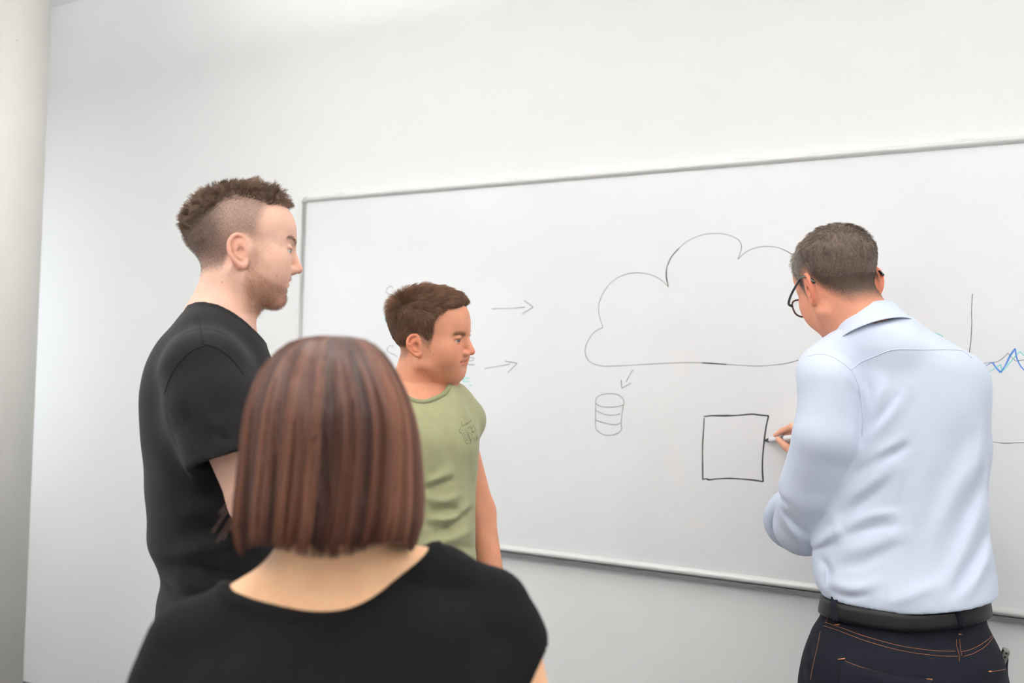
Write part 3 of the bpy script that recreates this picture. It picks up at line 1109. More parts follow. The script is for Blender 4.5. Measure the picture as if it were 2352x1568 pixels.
def relaxed_hand(wrist, d, n, thumb=1, curl=0.35, s=1.0):
    """loosely curled hand: wrist point, direction of the fingers d, palm side n"""
    unit = lambda a: np.asarray(a, float) / np.linalg.norm(a)
    W, d = np.asarray(wrist, float), unit(d)
    n = np.asarray(n, float)
    n = unit(n - d * (n @ d))
    t = np.cross(d, n) * thumb
    g = Field(*[axis(W[k] - 0.20 * s, W[k] + 0.20 * s, 0.0034) for k in range(3)])
    g.cone(W - d * 0.05 * s, W, 0.029 * s, 0.026 * s)
    kn = [W + (d * 0.088 + t * o - n * 0.004) * s for o in (0.030, 0.010, -0.010, -0.029)]
    g.cone(W + d * 0.01 * s, kn[1], 0.024 * s, 0.014 * s, 0.015)
    for a, b in zip(kn[:-1], kn[1:]):
        g.cone(a - d * 0.012 * s, b - d * 0.012 * s, 0.0135 * s, 0.0130 * s, 0.012)
        g.cone(W + d * 0.03 * s, a - d * 0.02 * s, 0.018 * s, 0.013 * s, 0.012)
    for p, L, r in zip(kn, (0.074, 0.082, 0.076, 0.060), (0.0092, 0.0094, 0.0090, 0.0080)):
        pts, a, q = [p], 0.15, p
        for f, c in ((0.46, curl), (0.30, curl * 1.3), (0.24, curl)):
            a += c
            q = q + (d * math.cos(a) + n * math.sin(a)) * L * f * s
            pts.append(q)
        g.chain(pts, np.array([1.05, 0.98, 0.9, 0.78]) * r * s, 0.003, 0.008)
    b0 = W + (d * 0.022 + t * 0.024 + n * 0.006) * s
    b1 = b0 + (d * 0.026 + t * 0.022 + n * 0.012) * s
    b2 = b1 + (d * 0.032 + t * 0.008 + n * 0.010) * s
    g.chain([b0, b1, b2, b2 + (d * 0.022 + n * 0.006) * s], np.array([0.0155, 0.0118, 0.0102, 0.0080]) * s, 0.004, 0.014)
    return g.mesh(1)


def attach(V, F, *more):
    for v, f in more:
        F = np.concatenate([F, f + len(V)])
        V = np.concatenate([V, v])
    return V, F


def legs(g, hip, feet, r=(0.085, 0.055, 0.042), zk=0.48):
    for (hx, hy, hz), (fx, fy) in zip(hip, feet):
        kx, ky = (hx + fx) / 2, (hy + fy) / 2
        g.chain([(hx, hy, hz), (kx, ky, zk), (fx, fy, 0.09)], r, 0.03)


def trousers_field(rows, hip, feet, fx, h=0.009, r=(0.098, 0.080, 0.068)):
    lo = min(min(a[0] for a in feet), min(q[1] - q[3] for q in rows)) - 0.12
    hi = max(max(a[0] for a in feet), max(q[1] + q[3] for q in rows)) + 0.12
    lov = min(min(a[1] for a in feet), min(q[2] - q[4] for q in rows)) - 0.12
    hiv = max(max(a[1] for a in feet), max(q[2] + q[4] for q in rows)) + 0.12
    g = Field(axis(lo, hi, h), axis(lov, hiv, h), axis(0.01, max(q[0] for q in rows) + 0.05, h))
    g.loft(rows, n=2.3, capk=0.01)
    for (hx, hy, hz), (fx_, fy) in zip(hip, feet):
        kx, ky = (hx + fx_) / 2, (hy + fy) / 2
        g.chain([(hx, hy, hz), (kx, ky, 0.48), (fx_, fy, 0.07)], r, 0.02, 0.05)
    X, Y, Z = g.full()
    g.v = np.maximum(g.v, 0.03 - Z + 0 * X + 0 * Y)
    return g


def shoe(fig, foot, direction, colour_mat, sole_mat):
    d = np.array([direction[0], direction[1], 0.0])
    d /= np.linalg.norm(d)
    f = np.array([foot[0], foot[1], 0.0])
    a, b = f - d * 0.06, f + d * 0.17
    g = Field(axis(min(a[0], b[0]) - 0.08, max(a[0], b[0]) + 0.08, 0.006), axis(min(a[1], b[1]) - 0.08, max(a[1], b[1]) + 0.08, 0.006), axis(-0.01, 0.15, 0.006))
    up = np.array([0, 0, 1.0])
    g.cone(a + up * 0.045, b + up * 0.04, 0.042, 0.040)
    g.cone(a + up * 0.05, a + d * 0.03 + up * 0.10, 0.042, 0.045, 0.02)
    g.cone(f + up * 0.08, f + d * 0.10 + up * 0.05, 0.040, 0.040, 0.03)
    X, Y, Z = g.full()
    v = g.v.copy()
    g.v = np.maximum(v, 0.022 - Z + 0 * X + 0 * Y)
    V, F = g.mesh(1)
    o = fig.part('shoe', V, F, colour_mat)
    g.v = np.maximum(np.maximum(v - 0.004, Z - 0.024 + 0 * X + 0 * Y), 0.001 - Z + 0 * X + 0 * Y)
    V, F = g.mesh(0)
    fig.part('sole', V, F, sole_mat, o)


def fold_fn(fig, folds, v=0.0):
    """soft cloth folds: each (pixel polyline, half width m, height m); height < 0 is a crease"""
    L = []
    for pts, w, a in folds:
        P = catmull([fig.p(x, y, v)[[0, 2]] for x, y in pts], 5)
        L.append((P, w, a))

    def f(X, Z):
        o = 0.0
        for P, w, a in L:
            best = None
            n = len(P) - 1
            for i in range(n):
                b = P[i + 1] - P[i]
                bb = b @ b + 1e-12
                x, z = X - P[i][0], Z - P[i][1]
                t = np.clip((x * b[0] + z * b[1]) / bb, 0, 1)
                d = np.sqrt((x - b[0] * t) ** 2 + (z - b[1] * t) ** 2)
                s = (i + t) / n
                e = np.exp(-(d / w) ** 2) * np.clip(np.sin(np.pi * np.clip(s, 0, 1)), 0, 1) ** 0.8
                best = e if best is None else np.maximum(best, e)
            o = o + a * best
        return o
    return f


M_EYE = principled('eye_wet', rough=0.08, attr='col', coat=0.6)
M_SOLE = principled('rubber_sole', lin(210, 208, 202), 0.7)
M_SHOE = principled('shoe_leather', lin(40, 36, 34), 0.5)
M_BLACK = principled('black_cotton', lin(24, 23, 25), 0.92, spec=0.2, noise=(60, 0.10), bump=(700, 0.25, 0.0012), sheen=0.04)
M_TROUSER = principled('dark_trousers', lin(40, 42, 50), 0.9, noise=(300, 0.12))


def hair_mat(name, rough=0.45, spec=0.5):
    return principled(name, rough=rough, spec=spec, attr='col')


def skin_mat(name):
    return principled(name, rough=0.56, spec=0.32, attr='col', sss=0.12, noise=(240, 0.045), bump=(700, 0.22, 0.0010))
# ------------------------------------------------------------------ the bearded man in the black T-shirt
def build_man_black():
    f = Fig(552, 1.905)
    ear = f.p(562, 588)
    R = rot_from((1.0, 0.03, 0.0), (0.0, 0, 1))
    c, sc = ear, 0.985
    k = 1.0
    pt = lambda zx, zy, v=0.0: f.p(380 + zx / 4.126, 380 + zy / 4.126, v)
    # body
    xs = axis(-0.30, 0.42, 0.010, [(c[0] - 0.125, c[0] + 0.125, 0.0021)])
    ys = axis(-0.33, 0.33, 0.010, [(-0.10, 0.10, 0.0021)])
    zs = axis(0.03, 1.87, 0.012, [(c[2] - 0.17, c[2] + 0.14, 0.0021)])
    g = Field(xs, ys, zs)
    head(g, R, c, sc, slit=0.0027)
    skull = g.v.copy()
    # neck: profile outline of the nape and throat
    n0, n1, n2 = pt(605, 1010), pt(560, 1230), pt(480, 1530)
    g.cone(pt(620, 960), pt(622, 1200), 0.0500, 0.0535, 0.02)
    g.cone(pt(622, 1200), pt(520, 1530), 0.0535, 0.0600, 0.02)
    g.cone(pt(500, 1400, -0.02), pt(400, 1640, -0.10), 0.036, 0.045, 0.04)
    g.cone(pt(500, 1400, 0.02), pt(400, 1640, 0.10), 0.036, 0.045, 0.04)
    for sv in (-1, 1):                                   # neck muscle
        g.cone(pt(640, 1010, sv * 0.055), pt(690, 1560, sv * 0.02), 0.012, 0.014, 0.025)
    back = [(712, 420, 560), (745, 400, 585), (790, 362, 612), (840, 336, 630), (890, 324, 642), (950, 321, 652), (1030, 326, 656), (1110, 333, 655),
            (1190, 340, 650), (1250, 346, 646), (1290, 362, 640), (1330, 372, 638), (1380, 360, 640), (1450, 352, 642), (1568, 346, 644), (1640, 350, 640)]
    hb = np.interp([q[0] for q in back], [715, 760, 830, 950, 1100, 1300, 1640], [0.07, 0.13, 0.175, 0.19, 0.175, 0.165, 0.175])
    rows = f.rows([(py, l, r, 0.0, b) for (py, l, r), b in zip(back, hb)])
    body_rows = [(z, cx, cy, a - 0.012, b - 0.012) for z, cx, cy, a, b in rows]
    g.loft(body_rows, 0.03, n=2.2)
    sh, el = f.p(470, 850, -0.185), f.p(590, 1150, -0.21)
    arm(g, [sh, el, f.p(690, 1085, -0.02)], [0.052, 0.043, 0.030])
    shf, elf = f.p(480, 850, 0.185), f.p(600, 1140, 0.2)
    arm(g, [shf, elf, f.p(690, 1120, -0.05)], [0.052, 0.043, 0.030])
    zh = 0.93
    hx = rows[-1][1]
    hips = [(hx + 0.0, -0.09, zh - 0.05), (hx + 0.0, 0.09, zh - 0.05)]
    feet = [(hx - 0.02, -0.12), (hx + 0.03, 0.12)]
    g.ell((hx, 0, 0.90), (0.11, 0.15, 0.12), 0.03)
    legs(g, hips, feet)
    V, F = g.mesh(1)
    w1, w2 = f.p(690, 1085, -0.02), f.p(690, 1120, -0.05)
    V, F = attach(V, F, relaxed_hand(w1, w1 - el, (-1, 0, -0.2), -1, 0.3), relaxed_hand(w2, w2 - elf, (-1, 0, -0.2), 1, 0.3))
    beard_top = lambda y: np.interp(y, [-0.02, 0.006, 0.018, 0.047, 0.066, 0.085], [-0.10, -0.012, -0.030, -0.050, -0.057, -0.058])
    side = lambda y: np.interp(y, [-0.105, -0.084, -0.064, -0.047, -0.023, 0.008, 0.035, 0.062, 0.08], [0.030, 0.049, 0.074, 0.0955, 0.105, 0.100, 0.091, 0.093, 0.096])

    def beard(q):
        x, y, z = q[..., 0], q[..., 1], q[..., 2]
        m = sstep(beard_top(y) - z, -0.006, 0.008) * sstep(y, -0.010, 0.012) * sstep(z, -0.118, -0.098)
        burn = np.exp(-((y - 0.016) / 0.008) ** 2) * sstep(z, -0.045, -0.03) * sstep(-z, -0.03, 0.0) * 0.5
        mo = np.exp(-((z + 0.0365) / 0.004) ** 2) * (y > 0.066) * (np.abs(x) < 0.026) * 0.45
        lip = np.exp(-((z + 0.049) / 0.009) ** 2) * (y > 0.066) * (np.abs(x) < 0.03)
        return np.clip(np.maximum(m * (1 - lip), np.maximum(burn, mo)), 0, 1)

    def shaved(q):
        x, y, z = q[..., 0], q[..., 1], q[..., 2]
        front = np.interp(z, [-0.03, 0.0, 0.03, 0.06, 0.10], [-0.02, 0.016, 0.026, 0.030, 0.045])
        low = np.interp(y, [-0.11, -0.075, -0.04, -0.02, 0.0, 0.03], [-0.05, -0.035, -0.028, 0.022, 0.030, 0.020])
        m = sstep(front - y, -0.006, 0.022) * sstep(z - low, -0.012, 0.014)
        dens = 0.80 + 0.45 * sstep(-y, 0.03, 0.085) * sstep(z, -0.02, 0.03)
        return np.clip(m * dens * (np.abs(x) < 0.0775), 0, 1)
    hairc = np.array(lin(98, 80, 70)[:3])
    C = skin(V, lin(229, 184, 163), R, c, sc, (beard, lin(176, 130, 104)[:3], 0.5), (shaved, lin(120, 100, 90)[:3], 1.0), 0.55,
             lin(150, 118, 98)[:3], [(0.007, -0.036, 1), (-0.040, -0.056, 1), (0.056, -0.040, 1)])
    f.person(V, F, skin_mat('fair_skin'), 'bearded man in a black T-shirt with shaved sides, standing in profile')
    me = f.obj.data
    a = me.attributes.new('col', 'FLOAT_COLOR', 'POINT')
    c4 = np.ones((len(V), 4), np.float32)
    c4[:, :3] = C
    a.data.foreach_set('color', c4.ravel())
    eyes(f, R, c, sc, (0.12, 1, -0.06), lin(96, 112, 120))
    # hair: volume on the crown and nape
    g.v = skull

    def depth(q):
        x, y, z = q[..., 0], q[..., 1], q[..., 2]
        up = z - side(y)
        back = sstep(-y, 0.01, 0.06) * sstep(z, 0.03, 0.07)
        return -0.004 + (0.006 + 0.002 * back) * sstep(up, 0.0, 0.035) * (y < 0.09) + 0.002 * noise3(q * 160, 21) * sstep(up, 0.005, 0.02)
    h = hair_cap(g, R, c, sc, depth, ((-0.09, -0.125, 0.02), (0.09, 0.10, 0.15)))
    HV, HF = h.mesh(1)
    q = to_head(HV, R, c, sc)
    HC = np.array(lin(66, 50, 42)[:3]) * (1 + 0.15 * noise3(q * 300, 8))[:, None]
    parts_v, parts_f, parts_c, n0_ = [HV], [HF], [HC], len(HV)

    def add(Cv, r, colours):
        nonlocal n0_
        v, fc = strands_vf(from_head(Cv, R, c, sc), r)
        parts_v.append(v)
        parts_f.append(fc + n0_)
        parts_c.append(np.repeat(colours, Cv.shape[1] * 3, axis=0))
        n0_ += len(v)
    # top strands, swept forward and up
    top = lambda q: sstep(q[:, 2] - side(q[:, 1]), -0.004, 0.006) * (q[:, 2] > 0.03)
    P, N, rs = scalp_roots(V, F, R, c, sc, top, 9000, 11)
    off, pull, tn = clump(P, N, rs, 260, 0.55)
    fw = np.array([0, 1.0, 0])
    yb = sstep(-P[:, 1], 0.02, 0.09)[:, None]
    d0 = N * 1.0 + fw * 0.25 * (1 - yb) + off * 0.3
    d1 = N * 0.25 + fw * 0.75 * (1 - yb) + off * 1.1 + pull * 26 + np.array([0, -0.15, -0.30]) * yb
    L = (0.021 + 0.010 * tn + 0.006 * rs.rand(len(P)) + 0.012 * sstep(P[:, 1], 0.03, 0.07)) * (1 - 0.25 * yb[:, 0]) * (0.4 + 0.6 * sstep(P[:, 2] - side(P[:, 1]), -0.002, 0.03))
    Cv = grow(P - N * 0.001, d0, d1, L, 5, rs, 0.10)
    tone = np.array(lin(120, 94, 76)[:3])[None] * (0.35 + 0.5 * tn[:, None] + 0.55 * rs.rand(len(P), 1))
    add(Cv, np.array([0.00032, 0.00034, 0.0003, 0.00026, 0.0002, 0.00006])[None], tone)
    P, N, rs = scalp_roots(HV, HF, R, c, sc, lambda q: sstep(q[:, 2] - side(q[:, 1]), 0.004, 0.012) * sstep(-q[:, 1], -0.02, 0.02), 4500, 15)
    off, pull, tn = clump(P, N, rs, 240, 0.5)
    Cv = grow(P - N * 0.002, N * 0.7 + off * 0.4 + np.array([0, -0.25, -0.1]), N * 0.2 + off + pull * 20 + np.array([0, -0.4, -0.4]), 0.010 + 0.008 * tn, 4, rs, 0.1)
    add(Cv, np.array([0.00030, 0.0003, 0.00026, 0.0002, 0.00006])[None], np.array(lin(120, 94, 76)[:3])[None] * (0.35 + 0.5 * tn[:, None] + 0.5 * rs.rand(len(P), 1)))
    # fade on the sides and back: very short hair
    P, N, rs = scalp_roots(V, F, R, c, sc, lambda q: shaved(q) * (q[:, 2] < side(q[:, 1]) + 0.010), 11000, 12)
    dens = sstep(-P[:, 1], 0.02, 0.09) * sstep(P[:, 2], -0.03, 0.04)
    Cv = grow(P, N * 0.5 + np.array([0, -0.4, -0.7]), N * 0.3 + np.array([0, -0.4, -0.8]), 0.0020 + 0.010 * dens ** 2 + 0.009 * (1 - dens) * np.exp(-np.maximum(side(P[:, 1]) - P[:, 2], 0) / 0.008), 2, rs, 0.1)
    add(Cv, np.array([0.00010, 0.00009, 0.00004])[None], np.array(lin(118, 97, 84)[:3])[None] * (0.7 + 0.6 * rs.rand(len(P), 1)))
    f.part('hair', np.concatenate(parts_v), np.concatenate(parts_f), hair_mat('brown_hair'), col=np.concatenate(parts_c), label='dark brown tousled hair with shaved sides')
    # beard
    P, N, rs = scalp_roots(V, F, R, c, sc, beard, 5000, 13)
    Cv = grow(P, N * 0.6 + np.array([0, 0.1, -0.8]), N * 0.5 + np.array([0, 0.3, -0.8]), 0.0025 + 0.004 * rs.rand(len(P)), 2, rs, 0.25)
    v, fc = strands_vf(from_head(Cv, R, c, sc), np.array([0.00010, 0.00009, 0.00004])[None])
    f.part('beard', v, fc, hair_mat('beard_hair'), col=np.repeat(np.array(lin(158, 112, 86)[:3])[None] * (0.6 + 0.7 * rs.rand(len(P), 1)), 9, axis=0))
    eyebrows(f, V, F, R, c, sc, 0.0270, 0.008, lin(140, 108, 90), 0.00009, hair_mat('brow_hair'))
    # T-shirt
    t = Field(axis(-0.30, 0.34, 0.0045), axis(-0.32, 0.32, 0.0045), axis(0.80, 1.60, 0.0045))
    t.loft(rows, n=2.25, capk=0.03)
    for sv in (-1, 1):
        t.cone(pt(500, 1400, sv * 0.02), pt(400, 1640, sv * 0.10), 0.043, 0.052, 0.03)
    hem_n, hem_f = f.p(524, 1050, -0.235), f.p(560, 1040, 0.235)
    X, Y, Z = t.full()
    outer = t.v.copy()
    ff = fold_fn(f, [([(400, 1290), (450, 1262), (520, 1250), (600, 1262)], 0.012, 0.007), ([(372, 1312), (430, 1300), (500, 1318), (560, 1310)], 0.010, -0.006),
                     ([(385, 1345), (450, 1350), (520, 1375)], 0.012, 0.006), ([(395, 1190), (470, 1170), (540, 1185)], 0.016, 0.005),
                     ([(420, 1225), (500, 1215), (560, 1235)], 0.010, -0.005), ([(400, 900), (420, 960), (470, 1020)], 0.012, 0.006),
                     ([(372, 885), (392, 960), (440, 1040)], 0.012, -0.005), ([(505, 800), (545, 840), (580, 880)], 0.010, -0.005),
                     ([(535, 790), (570, 830), (600, 865)], 0.009, 0.005), ([(420, 1010), (455, 1050), (490, 1080)], 0.012, -0.006),
                     ([(470, 960), (520, 990), (550, 985)], 0.010, 0.004), ([(440, 930), (480, 985), (520, 1010)], 0.008, -0.004),
                     ([(365, 1400), (420, 1390), (480, 1410)], 0.012, 0.005), ([(360, 1360), (400, 1372), (450, 1372)], 0.008, -0.005)], -0.17)
    fold = ff(X, Z)
    t.v = outer - (fold * sstep(-Y, 0.0, 0.08) + 0.0022 * noise3(np.stack(np.broadcast_arrays(X, Y, Z), -1) * np.array([22, 22, 34]), 2) * sstep(1.50 - Z, 0, 0.25)).astype(np.float32)
    # neckline: slanted cut, with a rolled raw edge
    pb, pf = f.p(410, 701), f.p(580, 777)
    nz = np.array([-(pf - pb)[2], 0, (pf - pb)[0]])
    nz /= np.linalg.norm(nz)
    cut = (X - pb[0]) * nz[0] + (Z - pb[2]) * nz[2] + 0 * Y - 0.016 * np.minimum((Y / 0.08) ** 2, 2)
    body = t.v.copy()
    hn = (el - sh) / np.linalg.norm(el - sh)
    t.v = np.maximum(t.v, cut)
    ringd = np.sqrt(cut ** 2 + (body + 0.002) ** 2) - 0.0045
    t.v = np.minimum(t.v, ringd.astype(np.float32))
    # sleeves with open hems
    sl = fold_fn(f, [([(420, 930), (450, 985), (490, 1040)], 0.010, -0.005), ([(445, 905), (475, 960), (520, 1000)], 0.012, 0.004), ([(470, 975), (510, 1000), (550, 1005)], 0.009, -0.004)], -0.26)(X, Z)
    for pts, rr in (([f.p(468, 845, -0.180), f.p(490, 930, -0.200), hem_n], [0.063, 0.072, 0.069]), ([f.p(470, 845, 0.180), f.p(500, 930, 0.200), hem_f], [0.063, 0.072, 0.068])):
        o = t.sleeve(pts, rr, 0.0545, deep=0.045, slant=(0.30, -0.15 if pts[0][1] < 0 else 0.15, -0.92))
        o.v = o.v - (sl * (Y < -0.1)).astype(np.float32)
        t.join(o, 0.05)
    TV, TF = t.mesh(1)
    ts = f.part('t_shirt', TV, TF, M_BLACK, label='black cotton T-shirt with raw-edged neck')
    b = bvh_of(TV, TF)
    for pts in ([(452, 716), (458, 745), (466, 790)], [(470, 793), (440, 806), (412, 832), (390, 868), (378, 905)], [(466, 790), (500, 800), (535, 828), (560, 862)],
                [(478, 1052), (500, 1046), (530, 1034), (546, 1030)]):
        Q = cast(f, b, catmull(pts, 5), 0.0003)
        if len(Q) > 3:
            v, fc = tube_vf(Q, 0.0011, 5)
            f.part('seam', v, fc, M_BLACK, ts)
    # trousers and shoes
    tr = trousers_field([(0.80, hx, 0, 0.115, 0.165), (0.9, hx, 0, 0.122, 0.17), (1.0, hx, 0, 0.112, 0.155)], hips, feet, f)
    PV, PF = tr.mesh(1)
    f.part('trousers', PV, PF, M_TROUSER)
    for ft in feet:
        shoe(f, ft, (1, 0.1 if ft[1] > 0 else -0.1), M_SHOE, M_SOLE)
    return f
# ------------------------------------------------------------------ the man in the olive T-shirt
M_OLIVE = principled('olive_cotton', lin(152, 152, 115), 0.9, noise=(45, 0.03), bump=(800, 0.2, 0.001), sheen=0.15)
M_OLIVE_RIB = principled('olive_rib', lin(134, 135, 102), 0.9, bump=(500, 0.3, 0.001))
M_PRINT = principled('faded_print', lin(104, 104, 86), 0.9)


def tilt(y, roll):
    """head axes from the forward vector and a roll towards the right side (radians)"""
    y = np.asarray(y, float) / np.linalg.norm(y)
    R = rot_from(y, (0, 0, 1))
    z = R[:, 2] * math.cos(roll) + R[:, 0] * math.sin(roll)
    return rot_from(y, z)


def build_man_green():
    f = Fig(1000, 2.397)
    ps, th = math.radians(22), math.radians(1)
    R = tilt((math.cos(ps) * math.cos(th), -math.sin(ps) * math.cos(th), -math.sin(th)), math.radians(9))
    zp = lambda x, y, v=0.0: f.p(840 + x / 4.61, 620 + y / 4.61, v)
    sc = 1.0
    c = zp(585, 800, -0.066) - R[:, 0] * 0.070
    xs = axis(-0.32, 0.30, 0.010, [(c[0] - 0.13, c[0] + 0.13, 0.0024)])
    ys = axis(-0.30, 0.34, 0.010, [(c[1] - 0.12, c[1] + 0.12, 0.0024)])
    zs = axis(0.03, 1.76, 0.012, [(c[2] - 0.15, c[2] + 0.15, 0.0024)])
    g = Field(xs, ys, zs)
    head(g, R, c, sc, jaw=1.08, chin=-0.002, slit=0.0024, ear_s=0.80, lower=0.84)
    skull = g.v.copy()
    hd = lambda *p: from_head(np.array(p), R, c, sc)
    nb = f.p(952, 905, 0.03)
    g.cone(hd(0, -0.022, -0.03), nb, 0.054, 0.062, 0.02)
    g.ell(hd(0, 0.025, -0.078), (0.040, 0.040, 0.022), 0.03)
    for sx in (-1, 1):
        g.cone(nb + np.array([sx * 0.03, 0.02, 0.0]), nb + np.array([sx * 0.10, 0.02, -0.060]), 0.038, 0.034, 0.04)
    tab = [(868, 905, 1040, .05, .05), (880, 850, 1062, .04, .08), (902, 800, 1080, .03, .105), (930, 772, 1091, .02, .12), (965, 762, 1098, .01, .128), (1000, 760, 1101, .0, .13), (1050, 764, 1099, .0, .13),
           (1100, 768, 1095, .0, .128), (1160, 770, 1092, .0, .128), (1230, 772, 1092, .0, .13), (1300, 772, 1095, .0, .13), (1400, 770, 1098, .0, .13)]
    rows = f.rows(tab)
    g.loft([(z, cx, cy, a - 0.014, b - 0.022) for z, cx, cy, a, b in rows], 0.03)
    shl, ell_, wrl = f.p(1040, 945, 0.085), f.p(1100, 1175, 0.11), f.p(1133, 1330, 0.07)
    arm(g, [shl, ell_, wrl], [0.040, 0.0395, 0.0275])
    shr, elr, wrr = f.p(800, 945, -0.03), f.p(765, 1175, -0.05), f.p(790, 1330, -0.10)
    arm(g, [shr, elr, wrr], [0.050, 0.0405, 0.0275])
    hx = rows[-1][1]
    hips = [(hx - 0.09, 0.0, 0.84), (hx + 0.09, 0.0, 0.84)]
    feet = [(hx - 0.12, 0.02), (hx + 0.12, -0.02)]
    g.ell((hx, 0, 0.88), (0.15, 0.11, 0.12), 0.03)
    legs(g, hips, feet)
    V, F = g.mesh(1)
    V, F = attach(V, F, relaxed_hand(wrl, wrl - ell_, (-0.6, -0.8, 0), -1), relaxed_hand(wrr, wrr - elr, (0.8, -0.4, 0), 1))

    def hl(q):          # > 0 inside the hair
        x, y, z = q[..., 0], q[..., 1], q[..., 2]
        ax = np.abs(x)
        low = np.interp(y, [-0.12, -0.085, -0.05, -0.035, -0.015, 0.004, 0.018, 0.026, 0.034, 0.046, 0.056, 0.10],
                        [-0.030, -0.040, -0.030, -0.010, 0.010, 0.010, -0.004, 0.012, 0.045, 0.066, 0.077, 0.080])
        return z - low - 0.10 * np.maximum(0.03 - ax, 0) * (y > 0.03)
    nape = lambda q: sstep(hl(q), -0.014, 0.006) * (q[..., 2] < 0.06) * (q[..., 1] < 0.035) * (np.abs(q[..., 0]) < 0.076)
    stub = lambda q: sstep(-0.03 - 0.3 * np.abs(q[..., 1] - 0.06) - q[..., 2], 0, 0.012) * sstep(q[..., 1], 0.0, 0.03) * sstep(q[..., 2], -0.10, -0.085) * 0.5
    C = skin(V, lin(216, 152, 122), R, c, sc, (stub, lin(176, 118, 88)[:3], 0.4), (nape, lin(120, 86, 66)[:3], 0.7), 0.75, lin(120, 80, 56)[:3],
             [(0.010, -0.060, 1), (0.000, -0.072, 1), (-0.022, -0.060, 1), (0.02, -0.085, 1), (0.030, -0.020, 1), (0.022, -0.012, 1)], brow_z=0.0205, lip_z=-0.044)
    f.person(V, F, skin_mat('tanned_skin'), 'short-haired man in an olive green T-shirt looking down sideways', C)
    eyes(f, R, c, sc, (0.30, 1, -0.16), lin(70, 66, 58))
    g.v = skull

    def depth(q):
        x, y, z = q[..., 0], q[..., 1], q[..., 2]
        d = hl(q)
        t = 0.0015 + 0.0075 * sstep(z, 0.02, 0.09) + 0.003 * sstep(y, 0.02, 0.07) * sstep(z, 0.06, 0.09)
        ear = sstep(1.0 - np.sqrt(((y + 0.010) / 0.024) ** 2 + ((z + 0.002) / 0.030) ** 2), -0.12, 0.12) * (np.abs(x) > 0.055)
        return -0.012 * ear + (1 - ear) * (-0.005 + (t + 0.005) * sstep(d, 0.0, 0.022))
    h = hair_cap(g, R, c, sc, depth, ((-0.1, -0.13, -0.06), (0.1, 0.115, 0.16)))
    HV, HF = h.mesh(1)
    q = to_head(HV, R, c, sc)
    HC = np.array(lin(92, 66, 51)[:3]) * (0.9 + 0.2 * noise3(q * np.array([260, 60, 120]), 8))[:, None]
    P, N, rs = scalp_roots(HV, HF, R, c, sc, lambda q: sstep(hl(q), -0.004, 0.006), 25000, 41)
    off, pull, tn = clump(P, N, rs, 520, 0.35)
    top = sstep(P[:, 2], 0.05, 0.10)[:, None]
    flow = np.array([-0.45, 0.75, -0.25]) * top + np.array([0, -0.25, -0.95]) * (1 - top) * sstep(-P[:, 1:2], -0.03, 0.02) + np.array([0, 0.45, -0.8]) * (1 - top) * sstep(P[:, 1:2], -0.02, 0.03)
    flow = flow + np.array([0, -0.5, -0.9]) * sstep(-P[:, 1:2], 0.055, 0.085)
    flow = flow - N * (flow * N).sum(1)[:, None]
    spike = np.exp(-((P[:, 1] + 0.075) / 0.02) ** 2 - ((P[:, 2] - 0.09) / 0.022) ** 2)[:, None]
    Cv = grow(P - N * 0.0012, N * (0.34 - 0.14 * sstep(-P[:, 1:2], 0.03, 0.07)) + flow + off * 0.2 + N * spike * 0.3, N * 0.02 + flow + off * 0.3 + pull * 18 + N * spike * 0.5, (0.010 + 0.009 * top[:, 0] + 0.006 * rs.rand(len(P)) + 0.006 * spike[:, 0]) * (0.45 + 0.55 * sstep(hl(P), 0.0, 0.03)) * (1 - 0.45 * sstep(P[:, 1], 0.05, 0.085)), 4, rs, 0.07)
    v, fc = strands_vf(from_head(Cv, R, c, sc), np.array([0.00026, 0.00026, 0.00022, 0.00016, 0.00006])[None])
    tone = np.array(lin(132, 98, 76)[:3])[None] * (0.40 + 0.55 * tn[:, None] + 0.5 * rs.rand(len(P), 1))
    f.part('hair', np.concatenate([HV, v]), np.concatenate([HF, fc + len(HV)]), hair_mat('chestnut_hair', 0.58, 0.3), col=np.concatenate([HC, np.repeat(tone, 15, axis=0)]), label='short brown hair')
    eyebrows(f, V, F, R, c, sc, 0.0215, 0.005, lin(136, 92, 62), 0.00011, hair_mat('sandy_brow'))
    # T-shirt
    t = Field(axis(-0.34, 0.27, 0.0045), axis(-0.22, 0.26, 0.0045), axis(0.84, 1.50, 0.0045))
    t.loft(rows, n=2.3, capk=0.02)
    for sx in (-1, 1):
        t.cone(nb + np.array([sx * 0.03, 0.02, 0.0]), nb + np.array([sx * 0.13, 0.02, -0.060]), 0.046, 0.046, 0.03)
    X, Y, Z = t.full()
